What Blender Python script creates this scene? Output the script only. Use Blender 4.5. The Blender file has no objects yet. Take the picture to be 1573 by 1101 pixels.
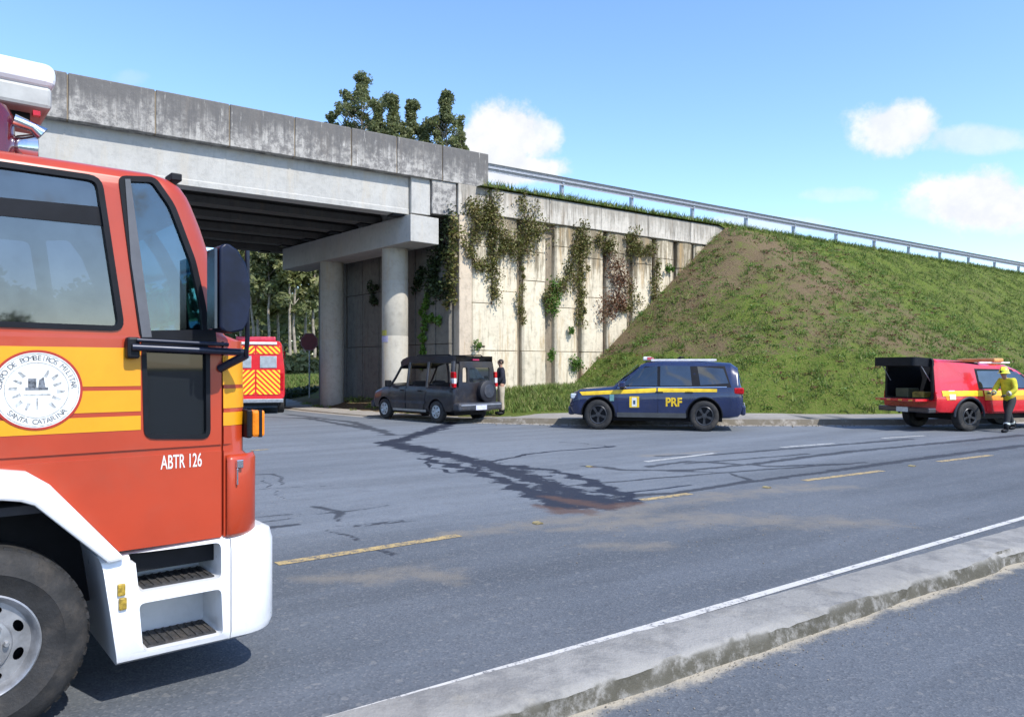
import bpy, bmesh, math, random
import numpy as np
from mathutils import Vector, Matrix, Euler
from mathutils.geometry import tessellate_polygon
PI = math.pi
random.seed(5); rng = np.random.default_rng(5)
sc = bpy.context.scene
C = sc.collection

# ------------------------------------------------------------------ camera, world, sun, exposure
FPX, CX, HY, CAMZ = 1150.0, 786.5, 565.0, 1.7
cd = bpy.data.cameras.new('camera'); cam = bpy.data.objects.new('camera', cd); C.objects.link(cam)
cam.location = (0, 0, CAMZ); cam.rotation_euler = (PI / 2, 0, 0)
cd.sensor_width = 36; cd.lens = FPX / 1573 * 36; cd.shift_y = (HY - 550.5) / 1573; cd.clip_end = 5000
sc.camera = cam
SUN = Vector((0.70, -0.68, 1.12)).normalized()
sl = bpy.data.lights.new('sun', 'SUN'); sl.energy = 4.6; sl.angle = math.radians(0.6); sl.color = (1, 0.955, 0.88)
so = bpy.data.objects.new('sun', sl); C.objects.link(so); so.rotation_euler = SUN.to_track_quat('Z', 'Y').to_euler()
so.location = (0, -10, 60)
sc.view_settings.view_transform = 'Standard'; sc.view_settings.look = 'None'
sc.view_settings.exposure = 0.3; sc.view_settings.gamma = 1; sc.view_settings.use_curve_mapping = False
w = bpy.data.worlds.new('World'); sc.world = w; w.use_nodes = True

class NT:
    """tiny helper to wire nodes"""
    def __init__(s, t): s.t = t; s.n = t.nodes; s.l = t.links
    def new(s, ty, **k):
        nd = s.n.new(ty)
        for a, b in k.items(): setattr(nd, a, b)
        return nd
    def put(s, sock, v):
        if hasattr(v, 'is_linked') or isinstance(v, bpy.types.NodeSocket): s.l.new(v, sock)
        elif isinstance(v, (tuple, list)) and sock.type == 'RGBA' and len(v) == 3: sock.default_value = (*v, 1)
        else: sock.default_value = v
    def m(s, op, a, b=0.0, c=None, clamp=False):
        nd = s.new('ShaderNodeMath', operation=op, use_clamp=clamp)
        s.put(nd.inputs[0], a); s.put(nd.inputs[1], b)
        if c is not None: s.put(nd.inputs[2], c)
        return nd.outputs[0]
    def ss(s, x, a, b):
        nd = s.new('ShaderNodeMapRange', interpolation_type='SMOOTHSTEP')
        s.put(nd.inputs[0], x); s.put(nd.inputs[1], a); s.put(nd.inputs[2], b)
        return nd.outputs[0]
    def mix(s, f, a, b, mode='MIX'):
        nd = s.new('ShaderNodeMix', data_type='RGBA', blend_type=mode)
        s.put(nd.inputs['Factor'], f); s.put(nd.inputs[6], a); s.put(nd.inputs[7], b)
        return nd.outputs[2]
    def noise(s, vec, scale=5.0, detail=4.0, rough=0.6, dist=0.0):
        nd = s.new('ShaderNodeTexNoise'); s.put(nd.inputs['Vector'], vec)
        nd.inputs['Scale'].default_value = scale; nd.inputs['Detail'].default_value = detail
        nd.inputs['Roughness'].default_value = rough; nd.inputs['Distortion'].default_value = dist
        return nd.outputs[0]
    def vmul(s, vec, v):
        nd = s.new('ShaderNodeVectorMath', operation='MULTIPLY'); s.put(nd.inputs[0], vec); nd.inputs[1].default_value = v
        return nd.outputs[0]
    def sep(s, vec):
        nd = s.new('ShaderNodeSeparateXYZ'); s.put(nd.inputs[0], vec); return nd.outputs
    def pos(s): return s.new('ShaderNodeNewGeometry').outputs['Position']
    def obj(s): return s.new('ShaderNodeTexCoord').outputs['Object']
    def attr(s, name): return s.new('ShaderNodeAttribute', attribute_name=name).outputs['Fac']

# world: physical sky with fair-weather clouds fixed in the sky's directions
T = NT(w.node_tree); bg = w.node_tree.nodes['Background']
sky = T.new('ShaderNodeTexSky', sky_type='NISHITA'); sky.sun_disc = False
sky.sun_elevation = math.asin(SUN.z); sky.sun_rotation = math.atan2(SUN.x, SUN.y)
sky.air_density = 1.0; sky.dust_density = 0.35; sky.ozone_density = 1.6
dirv = T.new('ShaderNodeTexCoord').outputs['Generated']
dx, dy, dz = T.sep(dirv)
dys = T.m('MAXIMUM', dy, 0.05)
ca = T.m('DIVIDE', dx, dys); cb = T.m('DIVIDE', dz, dys)
nz = T.noise(dirv, 11.0, 8.0, 0.66); nz2 = T.noise(dirv, 26.0, 5.0, 0.6)
nzz = T.m('ADD', T.m('MULTIPLY', nz, 0.75), T.m('MULTIPLY', nz2, 0.25))
tot = None
for (px, py, rx, ry, amp) in [(770, 212, 80, 58, 1.15), (825, 215, 42, 38, .9), (800, 262, 95, 26, 1.1), (1372, 196, 76, 44, .95), (1500, 215, 100, 26, .5),
                              (1530, 308, 150, 58, 1.1), (1450, 318, 90, 26, .7), (200, 120, 30, 14, .16), (1290, 300, 60, 14, .3),
                              (1180, 345, 110, 14, .5)]:
    ea = T.m('DIVIDE', T.m('SUBTRACT', ca, (px - CX) / FPX), rx / FPX)
    eb = T.m('DIVIDE', T.m('SUBTRACT', cb, (HY - py) / FPX), ry / FPX)
    r2 = T.m('ADD', T.m('MULTIPLY', ea, ea), T.m('MULTIPLY', eb, eb))
    v = T.m('SUBTRACT', 1.0, r2)
    v = T.m('ADD', v, T.m('MULTIPLY', T.m('SUBTRACT', nzz, 0.5), 4.6))
    v = T.m('MULTIPLY', T.ss(v, -0.15, 0.85), amp, clamp=True)
    tot = v if tot is None else T.m('MAXIMUM', tot, v)
front = T.ss(dy, 0.1, 0.25)
back = T.m('MULTIPLY', T.ss(nzz, 0.50, 0.62), T.ss(dz, 0.02, 0.2))
cl = T.m('ADD', T.m('MULTIPLY', tot, front), T.m('MULTIPLY', back, T.m('SUBTRACT', 1.0, T.ss(dy, -.3, 0.25))), clamp=True)
shade = T.ss(nz2, 0.3, 0.7)
ccol = T.mix(shade, (4.8, 5.0, 5.4), (5.7, 5.75, 5.8))
hs = T.new('ShaderNodeHueSaturation'); T.put(hs.inputs['Color'], sky.outputs[0]); hs.inputs['Saturation'].default_value = 1.12; hs.inputs['Value'].default_value = 1.55
T.put(bg.inputs['Color'], T.mix(cl, T.mix(1.0, hs.outputs[0], (1.02, 1.03, 1.12), 'MULTIPLY'), ccol)); bg.inputs['Strength'].default_value = 0.15

# ------------------------------------------------------------------ materials
MATS = {}
def mat(name, col, rough=0.5, metal=0.0, var=0.12, scale=6.0, bump=0.0, bscale=40.0, coat=0.0, col2=None, emit=None, spec=None, dirt=0.0):
    if name in MATS: return MATS[name]
    m = bpy.data.materials.new(name); m.use_nodes = True; t = NT(m.node_tree); p = t.n['Principled BSDF']
    o = t.obj(); nse = t.noise(o, scale, 5.0, 0.62)
    c2 = col2 if col2 else tuple(c * (1 - var * 2.2) for c in col)
    cc = t.mix(t.ss(nse, 0.3, 0.7), col, c2)
    if dirt:
        dn = t.noise(t.pos(), 2.2, 8.0, 0.7)
        cc = t.mix(t.m('MULTIPLY', t.ss(dn, 0.48, 0.72), dirt), cc, (0.16, 0.13, 0.10))
    t.put(p.inputs['Base Color'], cc)
    rn = t.noise(o, scale * 2.3, 3.0, 0.6)
    t.put(p.inputs['Roughness'], t.m('ADD', t.m('MULTIPLY', rn, 0.16), max(rough - 0.08, 0.02)))
    p.inputs['Metallic'].default_value = metal
    if coat: p.inputs['Coat Weight'].default_value = coat; p.inputs['Coat Roughness'].default_value = 0.04
    if spec is not None: p.inputs['Specular IOR Level'].default_value = spec
    if bump:
        b = t.new('ShaderNodeBump'); b.inputs['Strength'].default_value = bump; b.inputs['Distance'].default_value = 0.02
        t.put(b.inputs['Height'], t.noise(o, bscale, 5.0, 0.65)); t.put(p.inputs['Normal'], b.outputs[0])
    if emit: p.inputs['Emission Color'].default_value = (*emit[0], 1); p.inputs['Emission Strength'].default_value = emit[1]
    MATS[name] = m; return m

def glass_mat(name, tint, refl=0.35, rough=0.02, opaque=0.0):
    """window glass: clear tinted body, mirror-like face; opaque>0 for panes with a dark film"""
    if name in MATS: return MATS[name]
    m = bpy.data.materials.new(name); m.use_nodes = True; t = NT(m.node_tree); t.n.remove(t.n['Principled BSDF'])
    out = t.n['Material Output']
    tr = t.new('ShaderNodeBsdfTransparent'); tr.inputs[0].default_value = (*tint, 1)
    gl = t.new('ShaderNodeBsdfGlossy'); gl.inputs['Roughness'].default_value = rough; gl.inputs[0].default_value = (.9, .93, .95, 1)
    df = t.new('ShaderNodeBsdfDiffuse'); df.inputs[0].default_value = (0.02, 0.025, 0.03, 1)
    a = t.new('ShaderNodeMixShader'); a.inputs[0].default_value = opaque; t.l.new(tr.outputs[0], a.inputs[1]); t.l.new(df.outputs[0], a.inputs[2])
    fr = t.new('ShaderNodeFresnel'); fr.inputs[0].default_value = 1.5
    sm = t.noise(t.obj(), 3.0, 4.0, 0.6)
    f = t.m('ADD', t.m('MULTIPLY', fr.outputs[0], 1.0), t.m('MULTIPLY', t.m('ADD', sm, 0.5), refl), clamp=True)
    mx = t.new('ShaderNodeMixShader'); t.l.new(f, mx.inputs[0]); t.l.new(a.outputs[0], mx.inputs[1]); t.l.new(gl.outputs[0], mx.inputs[2])
    t.l.new(mx.outputs[0], out.inputs[0]); MATS[name] = m; return m

def concrete_mat(name, base, dark, streak=0.6, grime_top=0.0, ztop=0.0, zlen=1.0, stain=(0.30, 0.20, 0.11), stain_amt=0.25, lightdrip=0.0, mottle=0.0):
    if name in MATS: return MATS[name]
    m = bpy.data.materials.new(name); m.use_nodes = True; t = NT(m.node_tree); p = t.n['Principled BSDF']
    P = t.pos()
    big = t.noise(P, 0.55, 6.0, 0.65); med = t.noise(P, 5.0, 6.0, 0.7); fine = t.noise(P, 45.0, 4.0, 0.6)
    st = t.noise(t.vmul(P, (7.0, 7.0, 0.55)), 1.0, 6.0, 0.72)
    st2 = t.noise(t.vmul(P, (2.6, 2.6, 0.3)), 1.0, 5.0, 0.7)
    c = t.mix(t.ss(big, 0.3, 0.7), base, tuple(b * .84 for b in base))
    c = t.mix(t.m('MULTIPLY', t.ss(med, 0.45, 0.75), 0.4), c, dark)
    z = t.sep(P)[2]
    if grime_top:
        h = t.m('DIVIDE', t.m('SUBTRACT', ztop, z), zlen)       # 0 at the top edge, growing downwards
        g = t.m('ADD', t.m('SUBTRACT', 1.0, h), t.m('MULTIPLY', t.m('SUBTRACT', st, 0.5), 2.6 - 1.4 * (mottle > 0)))
        g = t.m('ADD', g, t.m('MULTIPLY', t.m('SUBTRACT', big, 0.5), 1.2))
        c = t.mix(t.m('MULTIPLY', t.ss(g, 0.25, 0.85), grime_top), c, dark)
        if lightdrip:
            ld = t.m('MULTIPLY', t.ss(t.noise(t.vmul(P, (11, 11, 0.9)), 1.0, 4.0, 0.7), 0.6, 0.72), lightdrip)
            c = t.mix(ld, c, tuple(min(b * 1.35, .8) for b in base))
    c = t.mix(t.m('MULTIPLY', t.ss(st, 0.5, 0.72), streak), c, dark)
    if mottle: c = t.mix(t.m('MULTIPLY', t.ss(t.noise(P, 3.2, 8.0, 0.78), 0.42, 0.60), mottle), c, tuple(d_ * 1.25 for d_ in dark))
    c = t.mix(t.m('MULTIPLY', t.ss(st2, 0.52, 0.72), stain_amt), c, stain)
    c = t.mix(t.m('MULTIPLY', t.ss(fine, 0.55, 0.8), 0.25), c, dark)
    t.put(p.inputs['Base Color'], c); p.inputs['Roughness'].default_value = 0.9
    p.inputs['Specular IOR Level'].default_value = 0.25
    b = t.new('ShaderNodeBump'); b.inputs['Strength'].default_value = 0.5; b.inputs['Distance'].default_value = 0.03
    t.put(b.inputs['Height'], t.m('ADD', med, t.m('MULTIPLY', fine, 0.4))); t.put(p.inputs['Normal'], b.outputs[0])
    MATS[name] = m; return m

def leaf_mat(name, cols, rough=0.55, trans=0.25):
    if name in MATS: return MATS[name]
    m = bpy.data.materials.new(name); m.use_nodes = True; t = NT(m.node_tree); p = t.n['Principled BSDF']
    r = t.new('ShaderNodeNewGeometry').outputs['Random Per Island']
    cr = t.new('ShaderNodeValToRGB'); t.put(cr.inputs[0], r); e = cr.color_ramp.elements
    e[0].color = (*cols[0], 1); e[1].color = (*cols[-1], 1)
    for i, c in enumerate(cols[1:-1]): k = e.new((i + 1) / (len(cols) - 1)); k.color = (*c, 1)
    big = t.noise(t.pos(), 1.4, 3.0, 0.6)
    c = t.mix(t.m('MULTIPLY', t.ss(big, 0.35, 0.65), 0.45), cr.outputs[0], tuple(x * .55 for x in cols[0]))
    t.put(p.inputs['Base Color'], c); p.inputs['Roughness'].default_value = rough
    tl = t.new('ShaderNodeBsdfTranslucent'); t.put(tl.inputs[0], c)
    mx = t.new('ShaderNodeMixShader'); mx.inputs[0].default_value = trans
    t.l.new(p.outputs[0], mx.inputs[1]); t.l.new(tl.outputs[0], mx.inputs[2]); t.l.new(mx.outputs[0], t.n['Material Output'].inputs[0])
    MATS[name] = m; return m

# ------------------------------------------------------------------ object helpers
def tag(o, label=None, cat=None, group=None, kind=None):
    if label: o['label'] = label
    if cat: o['category'] = cat
    if group: o['group'] = group
    if kind: o['kind'] = kind
    return o
def empty(name, loc=(0, 0, 0), rz=0.0):
    o = bpy.data.objects.new(name, None); C.objects.link(o); o.location = loc; o.rotation_euler = (0, 0, rz)
    o.empty_display_size = 0.2
    return o
def mesh_obj(name, me, m, parent=None):
    o = bpy.data.objects.new(name, me); C.objects.link(o)
    for q in (m if isinstance(m, (list, tuple)) else [m]): me.materials.append(q)
    if parent is not None: o.parent = parent
    return o
class MB:
    def __init__(s): s.v = []; s.f = []; s.mi = []
    def add(s, vs, fs, mi=0):
        k = len(s.v); s.v += [tuple(v) for v in vs]; s.f += [tuple(i + k for i in f) for f in fs]; s.mi += [mi] * len(fs); return s
    def box(s, a, b, mi=0, M=None):
        x0, y0, z0 = a; x1, y1, z1 = b
        vs = [Vector(p) for p in ((x0, y0, z0), (x1, y0, z0), (x1, y1, z0), (x0, y1, z0), (x0, y0, z1), (x1, y0, z1), (x1, y1, z1), (x0, y1, z1))]
        if M is not None: vs = [M @ v for v in vs]
        return s.add(vs, [(0, 3, 2, 1), (4, 5, 6, 7), (0, 1, 5, 4), (1, 2, 6, 5), (2, 3, 7, 6), (3, 0, 4, 7)], mi)
    def tube(s, pts, r, n=10, mi=0, caps=True):
        pts = [Vector(p) for p in pts]; rs = r if isinstance(r, (list, tuple)) else [r] * len(pts)
        vs = []; fs = []
        up = None
        for i, p in enumerate(pts):
            d = (pts[min(i + 1, len(pts) - 1)] - pts[max(i - 1, 0)]).normalized()
            if up is None: up = d.orthogonal().normalized()
            a = (up - d * up.dot(d))
            a = a.normalized() if a.length > 1e-5 else d.orthogonal().normalized()
            up = a; b = d.cross(a)
            for k in range(n):
                t_ = 2 * PI * k / n; vs.append(p + (a * math.cos(t_) + b * math.sin(t_)) * rs[i])
        for i in range(len(pts) - 1):
            for k in range(n):
                fs.append((i * n + k, i * n + (k + 1) % n, (i + 1) * n + (k + 1) % n, (i + 1) * n + k))
        if caps: fs.append(tuple(range(n - 1, -1, -1))); fs.append(tuple((len(pts) - 1) * n + k for k in range(n)))
        return s.add(vs, fs, mi)
    def lathe(s, prof, n=32, mi=0, axis='y', c=(0, 0, 0)):
        """profile of (radius, height along axis)"""
        vs = []; fs = []
        for (r, h) in prof:
            for k in range(n):
                t_ = 2 * PI * k / n; a, b = r * math.cos(t_), r * math.sin(t_)
                v = {'y': (a, h, b), 'z': (a, b, h), 'x': (h, a, b)}[axis]
                vs.append((v[0] + c[0], v[1] + c[1], v[2] + c[2]))
        for i in range(len(prof) - 1):
            for k in range(n):
                q = (i * n + k, i * n + (k + 1) % n, (i + 1) * n + (k + 1) % n, (i + 1) * n + k)
                fs.append(q if axis != 'y' else q[::-1])
        return s.add(vs, fs, mi)
    def prism(s, outlines, y0, y1, f=None, mi=0):
        """solid plate from polygons (outer first, then holes) in (a,b); f maps (a,b,y)->xyz"""
        if f is None: f = lambda a, b, y: (a, y, b)
        flat = [p for o in outlines for p in o]
        tris = tessellate_polygon([[Vector((p[0], p[1], 0)) for p in o] for o in outlines])
        n = len(flat); vs = [f(p[0], p[1], y0) for p in flat] + [f(p[0], p[1], y1) for p in flat]; fs = []
        for t_ in tris: fs.append((t_[0], t_[1], t_[2])); fs.append((t_[2] + n, t_[1] + n, t_[0] + n))
        k = 0
        for o in outlines:
            m_ = len(o)
            for i in range(m_): a = k + i; b = k + (i + 1) % m_; fs.append((a, b, b + n, a + n))
            k += m_
        return s.add(vs, fs, mi)
    def mesh(s, name='m', fix=True, smooth=None):
        me = bpy.data.meshes.new(name); me.from_pydata(s.v, [], s.f); me.polygons.foreach_set('material_index', s.mi)
        if fix:
            bm = bmesh.new(); bm.from_mesh(me); bmesh.ops.recalc_face_normals(bm, faces=bm.faces); bm.to_mesh(me); bm.free()
        me.update()
        if smooth is not None: smooth_mesh(me, smooth)
        return me
    def build(s, name, m, parent=None, smooth=None, bevel=0.0, seg=2, fix=True):
        o = mesh_obj(name, s.mesh(name, fix, smooth), m, parent)
        if bevel:
            b = o.modifiers.new('bevel', 'BEVEL'); b.width = bevel; b.segments = seg; b.limit_method = 'ANGLE'; b.angle_limit = math.radians(35)
            b.harden_normals = False
        return o
def smooth_mesh(me, ang=35):
    me.polygons.foreach_set('use_smooth', [True] * len(me.polygons))
    me.set_sharp_from_angle(angle=math.radians(ang)); me.update()
def apply_mods(o, smooth=None):
    dg = bpy.context.evaluated_depsgraph_get(); dg.update()
    me = bpy.data.meshes.new_from_object(o.evaluated_get(dg)); o.modifiers.clear(); old = o.data; o.data = me
    if smooth is not None: smooth_mesh(me, smooth)
    return o
def cut(o, cutters, smooth=None):
    for c in cutters:
        b = o.modifiers.new('cut', 'BOOLEAN'); b.operation = 'DIFFERENCE'; b.object = c; b.solver = 'EXACT'
        try: b.material_mode = 'TRANSFER'
        except Exception: pass
    bpy.context.view_layer.update(); apply_mods(o, smooth)
    for c in cutters: bpy.data.objects.remove(c)
    return o
def inset(poly, d):
    """move each edge of a polygon inwards by d"""
    n = len(poly); A = sum(poly[i][0] * poly[(i + 1) % n][1] - poly[(i + 1) % n][0] * poly[i][1] for i in range(n))
    sg = 1 if A > 0 else -1; out = []
    for i in range(n):
        p0 = Vector(poly[i - 1]); p1 = Vector(poly[i]); p2 = Vector(poly[(i + 1) % n])
        e1 = (p1 - p0).normalized(); e2 = (p2 - p1).normalized()
        n1 = Vector((-e1.y, e1.x)) * sg; n2 = Vector((-e2.y, e2.x)) * sg
        b = (n1 + n2); b = b.normalized() if b.length > 1e-6 else n1
        out.append(tuple(p1 + b * (d / max(b.dot(n1), 0.35))))
    return out
def rounded(poly, r, n=4):
    """round a polygon's corners"""
    out = []; N = len(poly)
    for i in range(N):
        p0 = Vector(poly[i - 1]); p1 = Vector(poly[i]); p2 = Vector(poly[(i + 1) % N])
        a = (p0 - p1); b = (p2 - p1); ra = min(r, a.length * .45, b.length * .45)
        A = p1 + a.normalized() * ra; B = p1 + b.normalized() * ra
        for k in range(n + 1):
            t_ = k / n; out.append(tuple(A * (1 - t_) ** 2 + p1 * 2 * t_ * (1 - t_) + B * t_ ** 2))
    return out
def text_mesh(body, size, align='CENTER', offset=0.0, ext=0.001):
    cu = bpy.data.curves.new('t', 'FONT'); cu.body = body; cu.size = size; cu.align_x = align; cu.align_y = 'CENTER'
    cu.extrude = ext; cu.offset = offset
    o = bpy.data.objects.new('t', cu); C.objects.link(o)
    dg = bpy.context.evaluated_depsgraph_get(); dg.update()
    me = bpy.data.meshes.new_from_object(o.evaluated_get(dg)); bpy.data.objects.remove(o)
    me.materials.clear(); return me
def ground_px(x, y, z=0.0):
    """ground point seen at a pixel of the photograph"""
    Z = FPX * (CAMZ - z) / (y - HY); return ((x - CX) / FPX * Z, Z)

# common materials
BLK = mat('black_plastic', (0.008, 0.009, 0.013), 0.5, var=.2, spec=.22)
RUB = mat('tyre_rubber', (0.022, 0.022, 0.023), 0.75, var=.25, scale=9, bump=.25, bscale=60, dirt=.35)
CHR = mat('chrome', (0.75, 0.77, 0.8), 0.12, 1.0, var=.05)
STEEL = mat('galvanised_steel', (0.42, 0.44, 0.47), 0.45, .7, var=.15, scale=14)
ALU = mat('wheel_steel', (0.42, 0.43, 0.45), 0.42, .6, var=.2, scale=9, dirt=.3)
WHT = mat('white_paint', (0.78, 0.79, 0.80), 0.3, var=.05, scale=3, coat=.5, dirt=.14)
RED = mat('truck_red_paint', (0.42, 0.045, 0.013), 0.36, var=.07, scale=1.6, coat=.28, dirt=.12)
RED2 = mat('rescue_red_paint', (0.62, 0.012, 0.022), 0.25, var=.06, scale=3, coat=.8, dirt=.05)
YEL = mat('yellow_film', (0.74, 0.32, 0.005), 0.4, var=.05, scale=4, dirt=.05)
AMB = mat('amber_lens', (0.85, 0.24, 0.01), 0.15, var=.15, scale=20)
REDL = mat('red_lens', (0.5, 0.006, 0.012), 0.12, var=.2, scale=20)
NAVY = mat('navy_paint', (0.010, 0.020, 0.072), 0.22, var=.1, scale=3, coat=.9, dirt=.05)
# ------------------------------------------------------------------ ground, road, pavement
KP = [(-400, 300), (-60, 110), (-30, 66), (-22, 56), (-16, 45), (-12, 36.5), (-9.35, 31), (-7.05, 28.3), (-5.13, 26.07), (-2.8, 24.3), (-.9, 23.2),
      (1.37, 22.45), (6.5, 22.2), (12.0, 22.2), (15.7, 23.2), (22, 27), (40, 38.5), (90, 72), (400, 280)]
KX = np.array([p[0] for p in KP], float); KZ = np.array([p[1] for p in KP], float)
def Kf(x): return np.interp(x, KX, KZ)
_ks = np.concatenate([np.linspace(-60, 60, 900)]); _kz = Kf(_ks)
def ksm(x):                       # smoothed kerb line
    return sum(Kf(x + q) for q in (-1.2, -.6, 0, .6, 1.2)) / 5
def swid(x): return np.interp(x, [-6, -1, 1.5], [1.6, 1.8, 3.0])
def khgt(x): return np.interp(x, [-2.2, 0.3], [0.05, 0.18])
DB = (0.821, 0.571); NB = (-0.571, 0.821)          # direction of the viaduct and its normal away from the camera
def ground_z(x, y):
    """terrain height"""
    x = np.asarray(x, float); y = np.asarray(y, float)
    dv = y - ksm(x)
    sl_ = (ksm(x + .5) - ksm(x - .5)); d = dv / np.sqrt(1 + sl_ ** 2)
    wv = swid(x)
    g = khgt(x) - .02 + np.clip(d - wv, 0, 100) * .21
    cap = .86 + np.clip(d - 6, 0, 22) * .045 + np.clip(d - 28, 0, 60) * .008
    g = np.minimum(g, cap)
    return np.where(d < .95, -.06, g)

def grid_mesh(name, X, Y, Z, m, parent=None, smooth=True):
    ny, nx = X.shape; me = bpy.data.meshes.new(name)
    v = np.stack([X, Y, Z], -1).reshape(-1, 3).astype(np.float32)
    i = np.arange(ny * nx).reshape(ny, nx)
    q = np.stack([i[:-1, :-1], i[:-1, 1:], i[1:, 1:], i[1:, :-1]], -1).reshape(-1, 4)
    me.vertices.add(len(v)); me.vertices.foreach_set('co', v.ravel())
    me.loops.add(q.size); me.loops.foreach_set('vertex_index', q.ravel().astype(np.int32))
    me.polygons.add(len(q)); me.polygons.foreach_set('loop_start', (np.arange(len(q)) * 4).astype(np.int32))
    me.polygons.foreach_set('loop_total', np.full(len(q), 4, np.int32)); me.update(calc_edges=True)
    if smooth: me.polygons.foreach_set('use_smooth', [True] * len(q))
    return mesh_obj(name, me, m, parent)
def attr_set(me, name, arr):
    a = me.attributes.new(name, 'FLOAT', 'POINT'); a.data.foreach_set('value', np.asarray(arr, np.float32).ravel())

def grass_ground_mat():
    m = bpy.data.materials.new('grassy_earth'); m.use_nodes = True; t = NT(m.node_tree); p = t.n['Principled BSDF']; P = t.pos()
    a = t.noise(P, .45, 6, .62); b = t.noise(P, 2.3, 6, .7); c = t.noise(P, 14, 4, .7); d = t.noise(P, 60, 3, .6)
    g = t.mix(t.ss(b, .35, .65), (.135, .185, .034), (.092, .150, .024))
    g = t.mix(t.ss(c, .45, .7), g, (.20, .185, .06))
    earth = t.mix(t.ss(c, .35, .65), (.23, .165, .10), (.15, .11, .065))
    bare = t.attr('bare')
    k = t.m('ADD', t.m('ADD', t.m('ADD', t.m('MULTIPLY', a, .5), t.m('MULTIPLY', b, .55)), t.m('MULTIPLY', c, .62)), bare)
    g = t.mix(t.ss(k, .80, 1.04), g, earth)
    g = t.mix(t.m('MULTIPLY', t.ss(d, .5, .75), .4), g, (.075, .085, .025))
    t.put(p.inputs['Base Color'], g); p.inputs['Roughness'].default_value = .95; p.inputs['Specular IOR Level'].default_value = .1
    bm_ = t.new('ShaderNodeBump'); bm_.inputs['Strength'].default_value = .9; bm_.inputs['Distance'].default_value = .12
    t.put(bm_.inputs['Height'], t.m('ADD', c, t.m('MULTIPLY', d, .4))); t.put(p.inputs['Normal'], bm_.outputs[0])
    return m
GRASSY = grass_ground_mat()
# ground: one sheet out to the horizon
gx = np.concatenate([[-2500, -900, -400, -200, -120, -80], np.arange(-60, 60.1, .6), [80, 120, 200, 400, 900, 2500]])
gy = np.concatenate([[-2500, -600, -150, -60, -20, 0, 10], np.arange(14, 75.1, .4), [85, 100, 130, 200, 400, 900, 2500]])
X, Y = np.meshgrid(gx, gy); Zg = ground_z(X, Y)
far = (np.abs(X) > 150) | (Y > 150); Zg = np.where(far, np.where(Y > 100, 2.3, -.06), Zg)
bump_ = np.sin(X * 1.9 + Y * .7) * np.sin(Y * 1.3 - X * .4) * .035
Zg = np.where(Zg > .1, Zg + bump_ * np.clip((Zg - .25) * 2, 0, 1), Zg)
go = grid_mesh('ground', X, Y, Zg, GRASSY)
under = np.clip(1 - (np.abs((X + 7.5) * NB[1] * -1 * -1 * .0 + ((X + 3.2) * DB[0] + (Y - 27.2) * DB[1]) + 8) / 9), 0, 1)   # bare earth below the deck
barea = np.where(X < 0, under * 1.2 + .05, -.28)
attr_set(go.data, 'bare', barea); tag(go, kind='structure')

# road sheet, with attributes that carry stains, wheel tracks and dust
def polydist(X, Y, pts):
    """distance to a polyline, as a fraction of its local half width: 1 on the line, 0 at the edge"""
    best = np.full(X.shape, -9.0)
    for (x0, y0, w0), (x1, y1, w1) in zip(pts[:-1], pts[1:]):
        dx_, dy_ = x1 - x0, y1 - y0; L = dx_ * dx_ + dy_ * dy_ + 1e-9
        t_ = np.clip(((X - x0) * dx_ + (Y - y0) * dy_) / L, 0, 1)
        d = np.hypot(X - x0 - t_ * dx_, Y - y0 - t_ * dy_); w_ = w0 + (w1 - w0) * t_
        best = np.maximum(best, 1 - d / w_)
    return np.clip(best, -1.5, 1)
def gp(l): return [(*ground_px(x, y), w_) for (x, y, w_) in l]
wet = [
    [(592, 679, .30), (640, 689, .42), (700, 702, .42), (760, 716, .45), (820, 735, .40), (870, 752, .36), (915, 765, .30), (975, 772, .12)],
    [(700, 648, .35), (668, 658, .34), (640, 668, .30), (612, 677, .35), (590, 684, .2)],
    [(585, 668, .08), (620, 668, .12), (660, 664, .10), (690, 658, .1)],
    [(650, 703, .08), (700, 716, .15), (770, 738, .16), (820, 760, .20), (870, 780, .26), (930, 776, .2)],
    [(665, 700, .06), (660, 715, .06), (700, 725, .06), (740, 722, .06)],
    [(720, 700, .1), (730, 722, .07)], [(750, 706, .1), (790, 735, .1)],
    [(760, 708, .07), (812, 697, .09), (870, 691, .08), (905, 689, .12), (945, 685, .12)],
    [(860, 679, .06), (900, 681, .06), (945, 686, .06)],
    [(780, 714, .14), (850, 724, .14), (900, 738, .2), (940, 756, .2), (975, 768, .08)],
    [(850, 745, .32), (900, 768, .36), (950, 772, .26)], [(835, 752, .3), (880, 774, .4), (925, 778, .3)],
    [(960, 757, .05), (1000, 752, .06), (1060, 745, .05)],
]
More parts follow.
